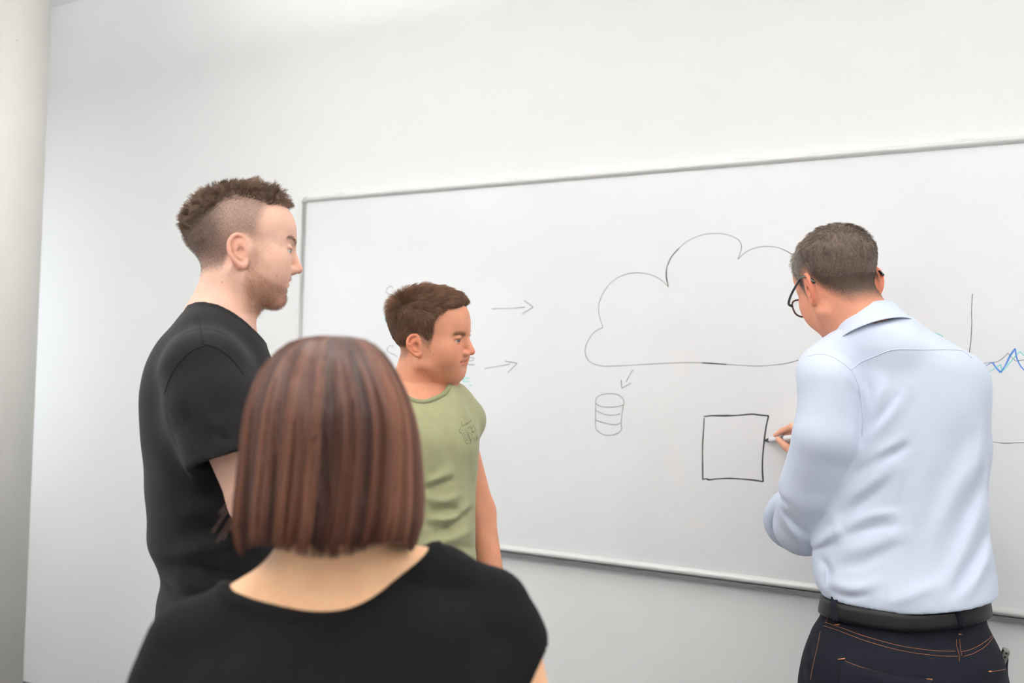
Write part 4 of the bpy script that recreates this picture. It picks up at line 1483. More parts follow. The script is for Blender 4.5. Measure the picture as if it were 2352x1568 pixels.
    ff = fold_fn(f, [([(1035, 880), (1058, 925), (1085, 985)], 0.007, 0.005), ([(1045, 878), (1070, 925), (1095, 975)], 0.005, -0.005), ([(1018, 885), (1032, 930), (1040, 985)], 0.006, -0.003), ([(1012, 950), (1030, 1030), (1040, 1090)], 0.014, -0.004), ([(975, 1110), (1010, 1096), (1038, 1084)], 0.010, 0.007),
                     ([(970, 1128), (1010, 1112), (1045, 1100)], 0.008, -0.006), ([(975, 1142), (1020, 1150), (1060, 1138)], 0.010, 0.006), ([(978, 1178), (1030, 1172), (1070, 1190)], 0.010, -0.007),
                     ([(985, 1190), (1040, 1190), (1085, 1165)], 0.010, 0.008), ([(975, 1205), (1010, 1215), (1030, 1222)], 0.008, -0.005), ([(970, 1235), (1030, 1215), (1092, 1172)], 0.009, -0.006),
                     ([(975, 1250), (1030, 1240), (1090, 1225)], 0.012, 0.006), ([(1010, 1268), (1060, 1262), (1095, 1280)], 0.010, -0.004), ([(1000, 960), (1005, 1020), (995, 1080)], 0.014, 0.004),
                     ([(1080, 1050), (1078, 1100), (1085, 1150)], 0.012, -0.004), ([(1060, 880), (1082, 925), (1092, 960)], 0.007, -0.004)], -0.12)
    t.v = t.v - (1.5 * ff(X, Z) * sstep(-Y, -0.05, 0.03)).astype(np.float32)
    for pts, rr in (([f.p(1032, 940, 0.070), f.p(1046, 1045, 0.11)], [0.050, 0.052]), ([f.p(805, 940, -0.02), f.p(775, 1060, -0.06)], [0.058, 0.062])):
        t.join(t.sleeve(pts, rr, rr[-1] - 0.010, deep=0.03), 0.03)
    nc, nn = f.p(972, 896, -0.070), np.array([0.10, -0.42, 0.90])
    nn /= np.linalg.norm(nn)
    nax = f.p(966, 893, -0.012)
    cut = (X - nc[0]) * nn[0] + (Y - nc[1]) * nn[1] + (Z - nc[2]) * nn[2]
    ld = from_head(np.array((0, -0.022, -0.03)), R, c, sc) - nax
    ld /= np.linalg.norm(ld)
    ld = np.array([0.10, 0.10, 1.0])
    nrad = np.sqrt(((X - nax[0] - (Z - nax[2]) * ld[0]) / 0.066) ** 2 + ((Y - nax[1] - (Z - nax[2]) * ld[1]) / 0.072) ** 2)
    neckd = (nrad - 1) * 0.066
    t.v = np.maximum(t.v, -np.maximum(neckd, -cut - 0.03)).astype(np.float32)
    t.v = np.maximum(t.v, np.maximum(cut - 0.008, neckd - 0.012) * 0 - 1).astype(np.float32)
    TV, TF = t.mesh(1)
    ts = f.part('t_shirt', TV, TF, M_OLIVE, label='olive green cotton T-shirt with small faded chest print')
    b = bvh_of(TV, TF)
    # ribbed collar laid round the neck opening
    ring = []
    for a in np.linspace(0, 2 * math.pi, 49):
        x, y = nax[0] + 0.070 * math.cos(a), nax[1] + 0.076 * math.sin(a)
        hit = b.ray_cast(Vector((x, y, 1.6)), Vector((0, 0, -1)))
        z = hit[0].z if hit[0] is not None else nc[2]
        ring.append((x, y, z))
    ring = np.array(ring)
    for _ in range(4):
        ring[:-1, 2] = (np.roll(ring[:-1, 2], 1) + np.roll(ring[:-1, 2], -1) + 2 * ring[:-1, 2]) / 4
    ring[-1] = ring[0]
    v, fc = tube_vf(ring, 0.0062, 10, False)
    f.part('collar', v, fc, M_OLIVE_RIB, ts)
    # chest print: mug, lettering, bicycle
    zz = lambda L: [(1040 + x / 15.68, 940 + y / 15.68) for x, y in L]
    mug = [[(330, 890), (400, 1040), (480, 1200), (500, 1245), (560, 1262), (630, 1240), (672, 1190)], [(540, 830), (600, 960), (640, 1080), (672, 1190)], [(330, 890), (400, 850), (470, 800), (540, 830)],
           [(480, 1200), (560, 1220), (665, 1165)], [(400, 900), (450, 1010), (500, 1130)], [(440, 890), (500, 1000), (540, 1140)], [(500, 880), (560, 1000), (610, 1150)], [(530, 880), (590, 1010), (640, 1150)],
           [(545, 890), (605, 1030), (650, 1120)], [(560, 850), (630, 840), (680, 920), (705, 1040), (690, 1110), (650, 1140)], [(200, 770), (240, 800), (290, 850), (330, 890)], [(210, 720), (260, 760), (250, 690)],
           [(300, 740), (340, 745), (400, 755)], [(230, 850), (280, 820), (310, 850)], [(270, 640), (290, 700)], [(420, 730), (480, 740), (530, 770)]]
    word1 = [[(310, 450), (325, 540), (345, 630), (370, 600), (365, 555), (335, 565)], [(430, 545), (395, 560), (395, 600), (430, 570), (432, 590)], [(450, 530), (468, 570), (480, 500)], [(520, 480), (495, 500), (500, 540), (525, 510), (530, 530)],
             [(545, 470), (560, 520)], [(550, 480), (575, 450)], [(590, 440), (602, 480)], [(630, 400), (610, 430), (618, 470), (640, 430), (648, 455)], [(655, 360), (640, 400), (668, 430), (665, 440)]]
    word2 = [[(560, 690), (560, 640), (590, 625)], [(605, 630), (612, 680)], [(660, 640), (630, 650), (635, 690), (662, 670), (655, 590)], [(675, 650), (695, 630), (680, 660), (705, 660)], [(710, 600), (725, 640)], [(715, 610), (735, 585)], [(760, 560), (740, 580), (768, 605), (750, 620)]]
    word3 = [[(700, 700), (680, 690), (685, 760), (695, 850)], [(670, 780), (705, 770)], [(710, 780), (715, 840), (740, 825), (738, 770), (745, 830)], [(750, 800), (775, 785), (760, 765), (752, 800), (765, 830), (785, 820)], [(790, 640), (805, 720), (820, 800)]]
    bike = [[(760, 1080), (770, 1030), (810, 1010), (860, 1030), (870, 1090), (845, 1150), (800, 1160), (765, 1120), (760, 1080)], [(800, 1090), (860, 1060), (880, 1000), (830, 960)], [(880, 1010), (910, 1060), (950, 1090)], [(850, 940), (880, 930)]]
    for nm, group, w in (('mug_print', mug, 0.00038), ('lettering_print', word1 + word2 + word3, 0.00038), ('bicycle_print', bike, 0.0005)):
        parts = []
        for L in group:
            Q = cast(f, b, catmull(zz(L), 3), 0.0002)
            if len(Q) > 2:
                parts.append(tube_vf(Q, w, 4))
        if parts:
            v, fc = join_vf(parts)
            tag(f.part(nm, v, fc, M_PRINT, ts), kind='stuff')
    tr = trousers_field([(0.78, hx, 0, 0.17, 0.12), (0.88, hx, 0, 0.172, 0.122), (0.98, hx, 0, 0.158, 0.115)], hips, feet, f)
    PV, PF = tr.mesh(1)
    f.part('trousers', PV, PF, M_TROUSER)
    for ft in feet:
        shoe(f, ft, (0.7, -0.7), M_SHOE, M_SOLE)
    return f
# ------------------------------------------------------------------ the man in the blue shirt, drawing
M_BLUE = principled('light_blue_oxford', lin(206, 215, 233), 0.85, noise=(500, 0.02), bump=(900, 0.12, 0.0006), sheen=0.1)
M_DENIM = principled('dark_denim', lin(19, 21, 31), 0.88, spec=0.2, noise=(420, 0.22), bump=(800, 0.25, 0.0008))
M_THREAD = principled('orange_thread', lin(142, 86, 50), 0.8)
M_TAB = principled('leather_tab', lin(186, 120, 74), 0.6)
M_BELT = principled('black_leather', lin(9, 9, 9), 0.45, spec=0.3, bump=(300, 0.12, 0.0006))
M_GLASSES = principled('dark_acetate', lin(38, 40, 48), 0.22, coat=0.4)
M_RIM = principled('brown_acetate', lin(84, 58, 44), 0.25, coat=0.4)
M_LENS = bpy.data.materials.new('spectacle_lens')
M_LENS.use_nodes = True
_nt = M_LENS.node_tree
_nt.nodes.remove(_nt.nodes['Principled BSDF'])
_t, _g, _m = (_nt.nodes.new('ShaderNodeBsdfTransparent'), _nt.nodes.new('ShaderNodeBsdfGlossy'), _nt.nodes.new('ShaderNodeMixShader'))
_g.inputs['Roughness'].default_value = 0.02
_m.inputs[0].default_value = 0.06
_nt.links.new(_t.outputs[0], _m.inputs[1])
_nt.links.new(_g.outputs[0], _m.inputs[2])
_nt.links.new(_m.outputs[0], _nt.nodes['Material Output'].inputs[0])


def build_man_blue():
    f = Fig(2060, 2.35)
    ps, th = math.radians(33), math.radians(22)
    R = tilt((-math.sin(ps) * math.cos(th), math.cos(ps) * math.cos(th), -math.sin(th)), math.radians(-9))
    zp = lambda x, y, v=0.0: f.p(1740 + x / 3.92, 480 + y / 3.92, v)
    sc = 1.08
    c = zp(738, 718, 0.02)
    tipw = wall_hit(1757, 1011, PY - 0.0015)
    tip = f.from_world(tipw)
    vT = tip[1]
    xs = axis(-0.30, 0.30, 0.010, [(c[0] - 0.125, c[0] + 0.125, 0.0024)])
    ys = axis(-0.24, 0.50, 0.010, [(c[1] - 0.12, c[1] + 0.12, 0.0024)])
    zs = axis(0.03, 1.86, 0.012, [(c[2] - 0.16, c[2] + 0.15, 0.0024)])
    g = Field(xs, ys, zs)
    head(g, R, c, sc, jaw=1.04, flare=0.34, ear_s=1.0)
    skull = g.v.copy()
    hd = lambda *p: from_head(np.array(p), R, c, sc)
    nb = f.p(2006, 772, 0.0)
    g.cone(hd(0, -0.020, -0.02), nb, 0.056, 0.064, 0.02)
    g.ell(hd(0, 0.015, -0.075), (0.045, 0.045, 0.03), 0.03)
    tab = [(742, 1950, 2092, .0, .075), (765, 1915, 2134, .01, .095), (795, 1876, 2190, .02, .108), (828, 1854, 2236, .028, .115), (880, 1846, 2257, .03, .120), (960, 1846, 2263, .03, .125), (1050, 1850, 2266, .03, .126),
           (1150, 1856, 2269, .03, .126), (1230, 1860, 2277, .025, .128), (1290, 1864, 2288, .018, .131), (1330, 1866, 2293, .01, .133), (1358, 1874, 2290, .004, .132), (1378, 1888, 2278, .0, .128), (1400, 1893, 2270, .0, .122)]
    rows = f.rows(tab)
    g.loft([(z, cx, cy, a - 0.016, b - 0.016) for z, cx, cy, a, b in rows], 0.03, ang=-0.20)
    sh, el = f.p(1900, 900, -0.05), f.p(1842, 1205, 0.10)
    wr = f.p(1856, 1062, vT - 0.135)
    arm(g, [sh, f.p(1884, 1052, -0.03), el, wr], [0.050, 0.046, 0.043, 0.030])
    sh2, el2, wr2 = f.p(2215, 900, 0.03), f.p(2200, 1190, 0.12), f.p(2120, 1190, 0.30)
    arm(g, [sh2, el2, wr2], [0.052, 0.043, 0.030])
    zb = f.p(2078, 1395, 0.0)[2]
    hx = f.p(2075, 1480, 0.0)[0]
    hips = [(hx - 0.09, 0.01, zb - 0.13), (hx + 0.09, 0.0, zb - 0.13)]
    feet = [(hx - 0.13, 0.03), (hx + 0.12, -0.02)]
    g.ell((hx, 0, zb - 0.06), (0.16, 0.11, 0.11), 0.03)
    legs(g, hips, feet)
    V, F = g.mesh(1)
    # drawing hand, finer, continuous with the forearm inside the sleeve
    hp = lambda px, py, dv: f.p(px, py, vT + dv)
    k = Field(axis(tip[0] - 0.05, tip[0] + 0.22, 0.0022), axis(vT - 0.28, vT + 0.01, 0.0022), axis(tip[2] - 0.12, tip[2] + 0.09, 0.0022))
    palm, wrist = hp(1864, 1018, -0.085), wr
    k.cone(el + (wr - el) * 0.55, wr, 0.034, 0.029)
    k.cone(wr, palm, 0.027, 0.024, 0.02)
    k.cone(hp(1852, 992, -0.075), hp(1866, 1030, -0.055), 0.017, 0.016, 0.02)
    fingers = [([(1852, 990, -0.078), (1820, 979, -0.050), (1797, 989, -0.034), (1781, 999, -0.026)], [0.0110, 0.0092, 0.0082, 0.0066]),
               ([(1858, 996, -0.072), (1826, 987, -0.040), (1806, 1000, -0.026), (1793, 1010, -0.021)], [0.0110, 0.0092, 0.0082, 0.0068]),
               ([(1864, 1010, -0.066), (1833, 1006, -0.036), (1818, 1021, -0.028), (1812, 1034, -0.034)], [0.0105, 0.0088, 0.0080, 0.0066]),
               ([(1868, 1026, -0.064), (1842, 1026, -0.038), (1830, 1038, -0.030), (1826, 1048, -0.038)], [0.0095, 0.0078, 0.0070, 0.0060]),
               ([(1866, 1056, -0.100), (1834, 1049, -0.068), (1806, 1026, -0.052), (1788, 1009, -0.044)], [0.0150, 0.0118, 0.0104, 0.0084])]
    for P, rr in fingers:
        k.chain([hp(*q) for q in P], rr, 0.004, 0.012)
    KV, KF = k.mesh(1)
    V, F = attach(V, F, relaxed_hand(wr2, wr2 - el2, (-0.3, 0, -1), 1))
    nV = len(V)
    V2, F2 = np.concatenate([V, KV]), np.concatenate([F, KF + nV])

    def hl(q):
        x, y, z = q[..., 0], q[..., 1], q[..., 2]
        low = np.interp(y, [-0.12, -0.09, -0.06, -0.035, -0.02, 0.004, 0.018, 0.026, 0.034, 0.046, 0.056, 0.10], [-0.058, -0.066, -0.056, -0.020, 0.030, 0.032, -0.004, 0.012, 0.045, 0.066, 0.080, 0.084])
        return z - low
    sp = lambda q: sstep(hl(q), -0.016, 0.040) ** 0.8 * (np.abs(q[..., 0]) < 0.0775)
    C = skin(V2, lin(214, 148, 121), R, c, sc, None, (sp, lin(94, 78, 68)[:3], 1.15), 0.9, lin(90, 70, 60)[:3])
    hq = (V2[:, 1] > vT - 0.2)
    C[hq] = np.array(lin(222, 166, 142)[:3])
    f.person(V2, F2, skin_mat('ruddy_skin'), 'man with cropped greying hair in a light blue shirt, drawing on the whiteboard', C)
    eyes(f, R, c, sc, (0, 1, -0.25), lin(90, 90, 80))
    g.v = skull

    def depth(q):
        x, y, z = q[..., 0], q[..., 1], q[..., 2]
        ear = sstep(1.0 - np.sqrt(((y + 0.012) / 0.030) ** 2 + (z / 0.036) ** 2), -0.12, 0.12) * (np.abs(x) > 0.055)
        t = 0.0008 + 0.0072 * sstep(z, 0.0, 0.08)
        return -0.012 * ear + (1 - ear) * (-0.004 + (t + 0.004) * sstep(hl(q), 0.004, 0.075))
    h = hair_cap(g, R, c, sc, depth, ((-0.1, -0.13, -0.06), (0.1, 0.115, 0.15)))
    HV, HF = h.mesh(1)
    q = to_head(HV, R, c, sc)

    def tones(q, rs=None):
        grey = np.clip(sstep(np.abs(q[:, 0]), 0.045, 0.075) * sstep(q[:, 1], -0.03, 0.03) * 1.2, 0, 1)[:, None]
        a, b = np.array(lin(98, 80, 68)[:3]), np.array(lin(142, 134, 126)[:3])
        return a * (1 - grey) + b * grey
    HC = tones(q) * (0.85 + 0.14 * noise3(q * 420, 3))[:, None]
    P, N, rs = scalp_roots(HV, HF, R, c, sc, lambda q: sstep(hl(q), 0.008, 0.05), 16000, 51)
    whorl = np.array([0.012, -0.055, 0.105])
    flow = P - whorl
    flow = flow - N * (flow * N).sum(1)[:, None]
    flow /= np.linalg.norm(flow, axis=1)[:, None] + 1e-6
    L = 0.0045 + 0.006 * sstep(P[:, 2], 0.0, 0.08)
    off, pull, tn = clump(P, N, rs, 500, 0.25)
    Cv = grow(P - N * 0.001, N * 0.45 + flow * 0.8 + off, N * 0.3 + flow * 0.9 + off, L, 2, rs, 0.1)
    v, fc = strands_vf(from_head(Cv, R, c, sc), np.array([0.00022, 0.0002, 0.00006])[None])
    tone = tones(P) * (0.45 + 0.35 * tn[:, None] + 0.7 * rs.rand(len(P), 1))
    silver = rs.rand(len(P)) < 0.13
    tone[silver] = np.array(lin(176, 168, 160)[:3])
    P2, N2, rs = scalp_roots(V, F, R, c, sc, lambda q: sp(q) * (hl(q) < 0.06), 12000, 52)
    Cv = grow(P2, N2 * 0.5 + np.array([0, -0.2, -0.9]), N2 * 0.3 + np.array([0, -0.2, -0.9]), 0.0024 + 0.05 * np.clip(hl(P2), 0, 0.06), 2, rs, 0.2)
    v2, fc2 = strands_vf(from_head(Cv, R, c, sc), np.array([0.00011, 0.0001, 0.00004])[None])
    t2 = tones(P2) * (0.6 + 0.6 * rs.rand(len(P2), 1))
    f.part('hair', np.concatenate([HV, v, v2]), np.concatenate([HF, fc + len(HV), fc2 + len(HV) + len(v)]), hair_mat('greying_hair', 0.6), col=np.concatenate([HC, np.repeat(tone, 9, axis=0), np.repeat(t2, 9, axis=0)]), label='cropped brown hair going grey at the temples')
    # shirt
    t = Field(axis(-0.31, 0.26, 0.0042), axis(-0.20, 0.42, 0.0042), axis(zb - 0.03, 1.70, 0.0042))
    t.loft(rows, n=2.3, capk=0.02, ang=-0.20)
    t.cone(nb + np.array([-0.03, 0.0, -0.03]), f.p(1895, 850, -0.02), 0.050, 0.05, 0.04)
    t.cone(nb + np.array([0.04, 0.0, 0.0]), f.p(2185, 860, 0.02), 0.052, 0.046, 0.04)
    t.ell(nb + np.array([0.040, -0.034, -0.034]), (0.068, 0.058, 0.048), 0.03)
    cuff = el + (wr - el) * 0.30
    t.chain([f.p(2205, 885, 0.03), f.p(2196, 1030, 0.07), el2], [0.060, 0.064, 0.062], 0.03)
    t.cone(el2, wr2, 0.058, 0.045, 0.02)
    torso_only = t.v.copy()
    sv = t.like()
    sv.chain([f.p(1908, 880, -0.055), f.p(1900, 1000, -0.06), f.p(1868, 1120, 0.005), f.p(1848, 1205, 0.075)], [0.062, 0.0725, 0.0725, 0.069], 0.01)
    sv.cone(f.p(1848, 1205, 0.085), cuff, 0.068, 0.066, 0.015)
    sv.ell(f.p(1905, 1212, 0.07), (0.034, 0.035, 0.030), 0.03)
    t.join(sv, 0.006)
    up_ = t.like()
    up_.cone(f.p(1935, 842, -0.02), f.p(1900, 865, -0.04), 0.050, 0.058)
    t.join(up_, 0.035)
    # rolled cuff: two soft bands round the forearm below the elbow
    cdir = (wr - el) / np.linalg.norm(wr - el)
    X, Y, Z = t.full()
    for o, rmaj, rmin in ((0.036, 0.064, 0.016), (0.064, 0.061, 0.015), (0.086, 0.056, 0.012)):
        ctr = el + cdir * o + np.array([-0.012, -0.004, -0.010])

        def band(X, Y, Z, ctr=ctr, rmaj=rmaj, rmin=rmin):
            d = (X - ctr[0]) * cdir[0] + (Y - ctr[1]) * cdir[1] + (Z - ctr[2]) * cdir[2]
            r = np.sqrt(np.maximum((X - ctr[0]) ** 2 + (Y - ctr[1]) ** 2 + (Z - ctr[2]) ** 2 - d ** 2, 0))
            return np.sqrt(np.maximum(r - rmaj, -0.02 * 0 - 1) ** 2 * (r > rmaj - 0.02) + (r <= rmaj - 0.02) * 0.0004 + d ** 2) - rmin
        t.put(band, ctr - 0.09, ctr + 0.09, 0.005)
    ff = fold_fn(f, [([(1985, 985), (2000, 930), (2040, 880)], 0.012, 0.005), ([(1984, 1000), (2025, 955), (2065, 900)], 0.008, -0.005), ([(1990, 1010), (2050, 950), (2100, 870)], 0.012, 0.005),
                     ([(1975, 900), (1985, 960), (1975, 1030)], 0.010, -0.009), ([(1950, 850), (1972, 900), (1982, 960)], 0.010, 0.004), ([(1955, 1100), (1990, 1065), (2060, 1035), (2090, 1010)], 0.012, -0.009),
                     ([(1965, 1075), (2020, 1045), (2085, 1000)], 0.011, 0.008), ([(1945, 1150), (2000, 1110), (2065, 1060)], 0.014, 0.007), ([(1935, 1190), (1990, 1150), (2040, 1100)], 0.012, -0.008),
                     ([(1940, 1215), (2000, 1185), (2060, 1175)], 0.010, 0.007), ([(1938, 1238), (2000, 1215), (2070, 1200)], 0.009, -0.006), ([(1930, 1275), (2000, 1250), (2090, 1215)], 0.014, 0.006),
                     ([(1920, 1310), (1990, 1290), (2080, 1245)], 0.012, -0.005), ([(2260, 1020), (2220, 1090), (2170, 1180), (2130, 1270)], 0.018, 0.006), ([(2266, 1080), (2230, 1160), (2185, 1250)], 0.014, -0.006),
                     ([(2270, 1140), (2240, 1215), (2190, 1310), (2150, 1370)], 0.016, 0.007), ([(2278, 1210), (2240, 1290), (2180, 1370)], 0.013, -0.007), ([(2284, 1260), (2250, 1320), (2205, 1370)], 0.014, 0.007),
                     ([(2150, 1000), (2120, 1090), (2100, 1180), (2095, 1280)], 0.022, 0.005), ([(2110, 1040), (2080, 1130), (2060, 1220)], 0.016, -0.005), ([(1895, 1340), (1960, 1350), (2040, 1330)], 0.012, 0.006),
                     ([(1900, 1362), (1950, 1372), (2000, 1360)], 0.008, -0.006), ([(2030, 1385), (2090, 1360), (2160, 1330)], 0.014, 0.006), ([(2210, 960), (2200, 1040), (2170, 1130)], 0.020, -0.004),
                     ([(1880, 1290), (1900, 1320), (1890, 1350)], 0.010, -0.008), ([(2235, 850), (2225, 950), (2215, 1020)], 0.03, 0.004), ([(1990, 860), (2000, 920), (1995, 980)], 0.007, -0.005), ([(2020, 850), (2025, 900), (2005, 960)], 0.008, 0.004), ([(2266, 960), (2255, 1060), (2225, 1150)], 0.012, 0.005)], -0.10)
    sleeve = fold_fn(f, [([(1800, 1160), (1830, 1190), (1870, 1225)], 0.008, -0.006), ([(1790, 1150), (1815, 1200), (1850, 1245)], 0.010, 0.006), ([(1935, 1195), (1905, 1215), (1870, 1255)], 0.010, 0.006), ([(1780, 1130), (1800, 1135), (1822, 1150)], 0.008, -0.006),
                         ([(1810, 1120), (1812, 1160), (1835, 1240)], 0.008, 0.005), ([(1930, 1225), (1890, 1245), (1850, 1262)], 0.007, -0.005), ([(1925, 1170), (1930, 1200), (1920, 1225)], 0.010, 0.006)], 0.06)
    t.v = t.v - ((ff(X, Z) + 0.0016 * noise3(np.stack(np.broadcast_arrays(X, Y, Z), -1) * np.array([26, 26, 16]), 61)) * sstep(-Y, -0.03, 0.04) + sleeve(X, Z) * (X < -0.10) * sstep(0.15 - Y, 0, 0.05)).astype(np.float32)
    # sleeve opening and neck opening
    dd = (X - el[0]) * cdir[0] + (Y - el[1]) * cdir[1] + (Z - el[2]) * cdir[2]
    r_el = np.sqrt(np.maximum((X - el[0]) ** 2 + (Y - el[1]) ** 2 + (Z - el[2]) ** 2 - dd ** 2, 0))
    t.v = np.where((r_el < 0.12) & (dd > 0.05), np.maximum(t.v, np.maximum(dd - 0.098, -np.maximum(r_el - 0.046, 0.060 - dd))), t.v).astype(np.float32)
    ndir = np.array([-0.34, 0.30, 0.89])
    ndir /= np.linalg.norm(ndir)
    nd = (X - nb[0]) * ndir[0] + (Y - nb[1]) * ndir[1] + (Z - nb[2]) * ndir[2]
    nr = np.sqrt(np.maximum((X - nb[0]) ** 2 + (Y - nb[1]) ** 2 + (Z - nb[2]) ** 2 - nd ** 2, 0))
    t.v = np.maximum(t.v, -np.maximum(nr - 0.070, -nd - 0.02)).astype(np.float32)
    t.v = np.maximum(t.v, (nd - 0.045) * 1.0 + 0 * X).astype(np.float32)
    zhem = f.p(2075, 1398, -0.12)[2]
    t.v = np.maximum(t.v, (zhem - 0.010 + 0.030 * np.clip((X - f.p(2078, 1395, 0.0)[0]) / 0.17, 0, 1.1) ** 1.2 - Z) + 0 * Y).astype(np.float32)
    TV, TF = t.mesh(1)
    ts = f.part('shirt', TV, TF, M_BLUE, label='light blue long-sleeved shirt with sleeves rolled to the elbow')
    b = bvh_of(TV, TF)
    for pts in ([(1955, 848), (1980, 830), (2010, 818), (2040, 806), (2070, 802), (2120, 803), (2170, 803), (2210, 806), (2232, 822)], [(1855, 818), (1880, 813), (1905, 817), (1930, 830), (1953, 849), (1965, 870), (1975, 900), (1982, 950), (1980, 1000)],
                [(1896, 1302), (1897, 1330), (1899, 1350)]):
        Q = cast(f, b, catmull(pts, 6), 0.0003)
        if len(Q) > 3:
            v, fc = tube_vf(Q, 0.0012, 5)
            f.part('seam', v, fc, M_BLUE, ts)
    # folded collar: a sloping band round the neck
    e1 = np.cross(ndir, np.array([0, 0, 1.0]))
    e1 /= np.linalg.norm(e1)
    e2 = np.cross(ndir, e1)
    prof = [(0.064, 0.020), (0.0655, 0.050), (0.068, 0.0545), (0.072, 0.0535), (0.0765, 0.040), (0.084, 0.018), (0.0915, 0.002), (0.0935, 0.0005), (0.0925, -0.0015), (0.088, 0.001), (0.080, 0.017), (0.0725, 0.040)]
    m, nsg = len(prof), 60
    CV = []
    for a in np.arange(nsg) * 2 * math.pi / nsg:
        dv = e1 * math.cos(a) + e2 * math.sin(a)
        for r_, h_ in prof:
            CV.append(nb + dv * r_ * 0.985 + ndir * (h_ - 0.002))
    CF = [(i * m + j, i * m + (j + 1) % m, ((i + 1) % nsg) * m + (j + 1) % m, ((i + 1) % nsg) * m + j) for i in range(nsg) for j in range(m)]
    f.part('collar', np.array(CV), np.array(CF), M_BLUE, ts)
    # jeans
    jt = [(1372, 1897, 2266, .0, .116), (1400, 1898, 2265, .0, .118), (1425, 1890, 2270, .0, .121), (1445, 1884, 2277, .0, .126), (1465, 1874, 2285, -.004, .132), (1485, 1868, 2291, -.008, .138), (1510, 1858, 2297, -.012, .143), (1540, 1846, 2300, -.014, .146), (1570, 1838, 2303, -.014, .147), (1640, 1834, 2300, -.008, .138), (1720, 1842, 2290, .0, .120), (1800, 1856, 2276, .0, .105)]
    jr = f.rows(jt)
    tr = trousers_field(jr, hips, feet, f, 0.006, (0.099, 0.086, 0.07))
    X, Y, Z = tr.full()
    jf = fold_fn(f, [([(1876, 1460), (1868, 1475), (1872, 1490)], 0.006, -0.004), ([(1860, 1515), (1850, 1530), (1858, 1545)], 0.006, -0.004), ([(1868, 1490), (1862, 1502), (1860, 1512)], 0.006, 0.003)], 0.0)
    tr.v = tr.v - jf(X, Z).astype(np.float32) - 0 * Y
    PV, PF = tr.mesh(1)
    jeans = f.part('jeans', PV, PF, M_DENIM, label='dark blue denim jeans with orange stitching')
    jb = bvh_of(PV, PF)
    zj = lambda L: [(1800 + x / 4.26, 1300 + y / 4.26) for x, y in L]
    lines = [[(405, 548), (560, 600), (750, 670), (950, 730), (1150, 780), (1350, 812), (1500, 828), (1680, 832)], [(390, 580), (560, 638), (750, 712), (950, 775), (1150, 825), (1350, 858), (1520, 876), (1700, 880)],
             [(1740, 836), (1830, 815), (1920, 770), (2000, 715), (2045, 670)], [(1760, 882), (1850, 855), (1950, 800), (2010, 745), (2050, 690)], [(1690, 712), (1692, 780), (1712, 850), (1718, 930)], [(1720, 712), (1728, 800), (1745, 880)],
             [(600, 925), (700, 965), (850, 1015), (1000, 1052), (1150, 1080), (1300, 1100), (1400, 1112)], [(590, 930), (585, 1010), (575, 1140)], [(540, 935), (538, 1040), (535, 1140)], [(430, 505), (415, 545)], [(360, 640), (330, 790), (290, 960), (262, 1110)],
             [(1775, 580), (1880, 560), (1980, 520)], [(2020, 1032), (2100, 1020), (2170, 1008)]]
    for L in lines:
        Q = cast(f, jb, catmull(zj(L), 6), 0.0003)
        if len(Q) > 3:
            v, fc = tube_vf(Q, 0.0006, 4)
            f.part('stitching', v, fc, M_THREAD, jeans)
    for L in ([(535, 912), (600, 905)], [(1395, 1105), (1455, 1108)], [(505, 572), (548, 570)], [(1712, 665), (1752, 663)], [(2005, 1030), (2030, 1028)]):
        Q = cast(f, jb, zj(L), 0.0008)
        if len(Q) == 2:
            v, fc = tube_vf(Q, 0.0014, 6)
            f.part('bar_tack', v, fc, M_TAB, jeans)
    # patch pocket on the seat, slightly proud
    pk = []
    top_, bot = catmull(zj([(545, 915), (750, 985), (1000, 1050), (1250, 1090), (1450, 1108)]), 5), catmull(zj([(500, 1560), (700, 1600), (930, 1640), (1150, 1610), (1330, 1570)]), 5)
    gr, nr_ = [], 7
    for i in range(nr_):
        w = i / (nr_ - 1)
        gr.append(cast(f, jb, [tuple(a * (1 - w) + b_ * w) for a, b_ in zip(top_, bot)], 0.0016))
    if all(len(q) == len(gr[0]) for q in gr):
        n_ = len(gr[0])
        F_ = np.array([(i * n_ + j, i * n_ + j + 1, (i + 1) * n_ + j + 1, (i + 1) * n_ + j) for i in range(nr_ - 1) for j in range(n_ - 1)])
        pocket = f.part('back_pocket', np.concatenate(gr), F_, M_DENIM, jeans)
        sm = pocket.modifiers.new('thickness', 'SOLIDIFY')
        sm.thickness, sm.offset = 0.0022, 0.0
    ub = f.p(2078, 1395, 0.0)[0]
    # belt
    br = f.rows([(1398, 1890, 2268, .0, .121), (1425, 1884, 2273, .0, .125)])
    cxz = [(q[1], q[2], q[3], q[4]) for q in br]
    BV, BF, nsg = [], [], 72
    z0_, z1_ = zb - 0.024, zb + 0.013
    e = 2.3
    for a in np.arange(nsg) * 2 * math.pi / nsg:
        ct, st_ = math.cos(a), math.sin(a)
        for zz_, grow_, w in ((z0_, 0.001, 1), (z0_ + 0.001, 0.005, 1), (z0_ + 0.010, 0.0058, .7), (z1_ - 0.010, 0.0052, .3), (z1_ - 0.001, 0.004, 0), (z1_, 0.0, 0)):
            cx_ = cxz[0][0] * (1 - w) + cxz[1][0] * w
            A_ = cxz[0][2] * (1 - w) + cxz[1][2] * w + grow_
            B_ = cxz[0][3] * (1 - w) + cxz[1][3] * w + grow_
            rr_ = (abs(ct / A_) ** e + abs(st_ / B_) ** e) ** (-1 / e)
            BV.append((cx_ + rr_ * ct, rr_ * st_, zz_ + 0.030 * np.clip((cx_ + rr_ * ct - ub) / 0.17, 0, 1.1) ** 1.2))
    BF = [(i * 6 + j, i * 6 + j + 1, ((i + 1) % nsg) * 6 + j + 1, ((i + 1) % nsg) * 6 + j) for i in range(nsg) for j in range(5)]
    BV = np.array(BV)
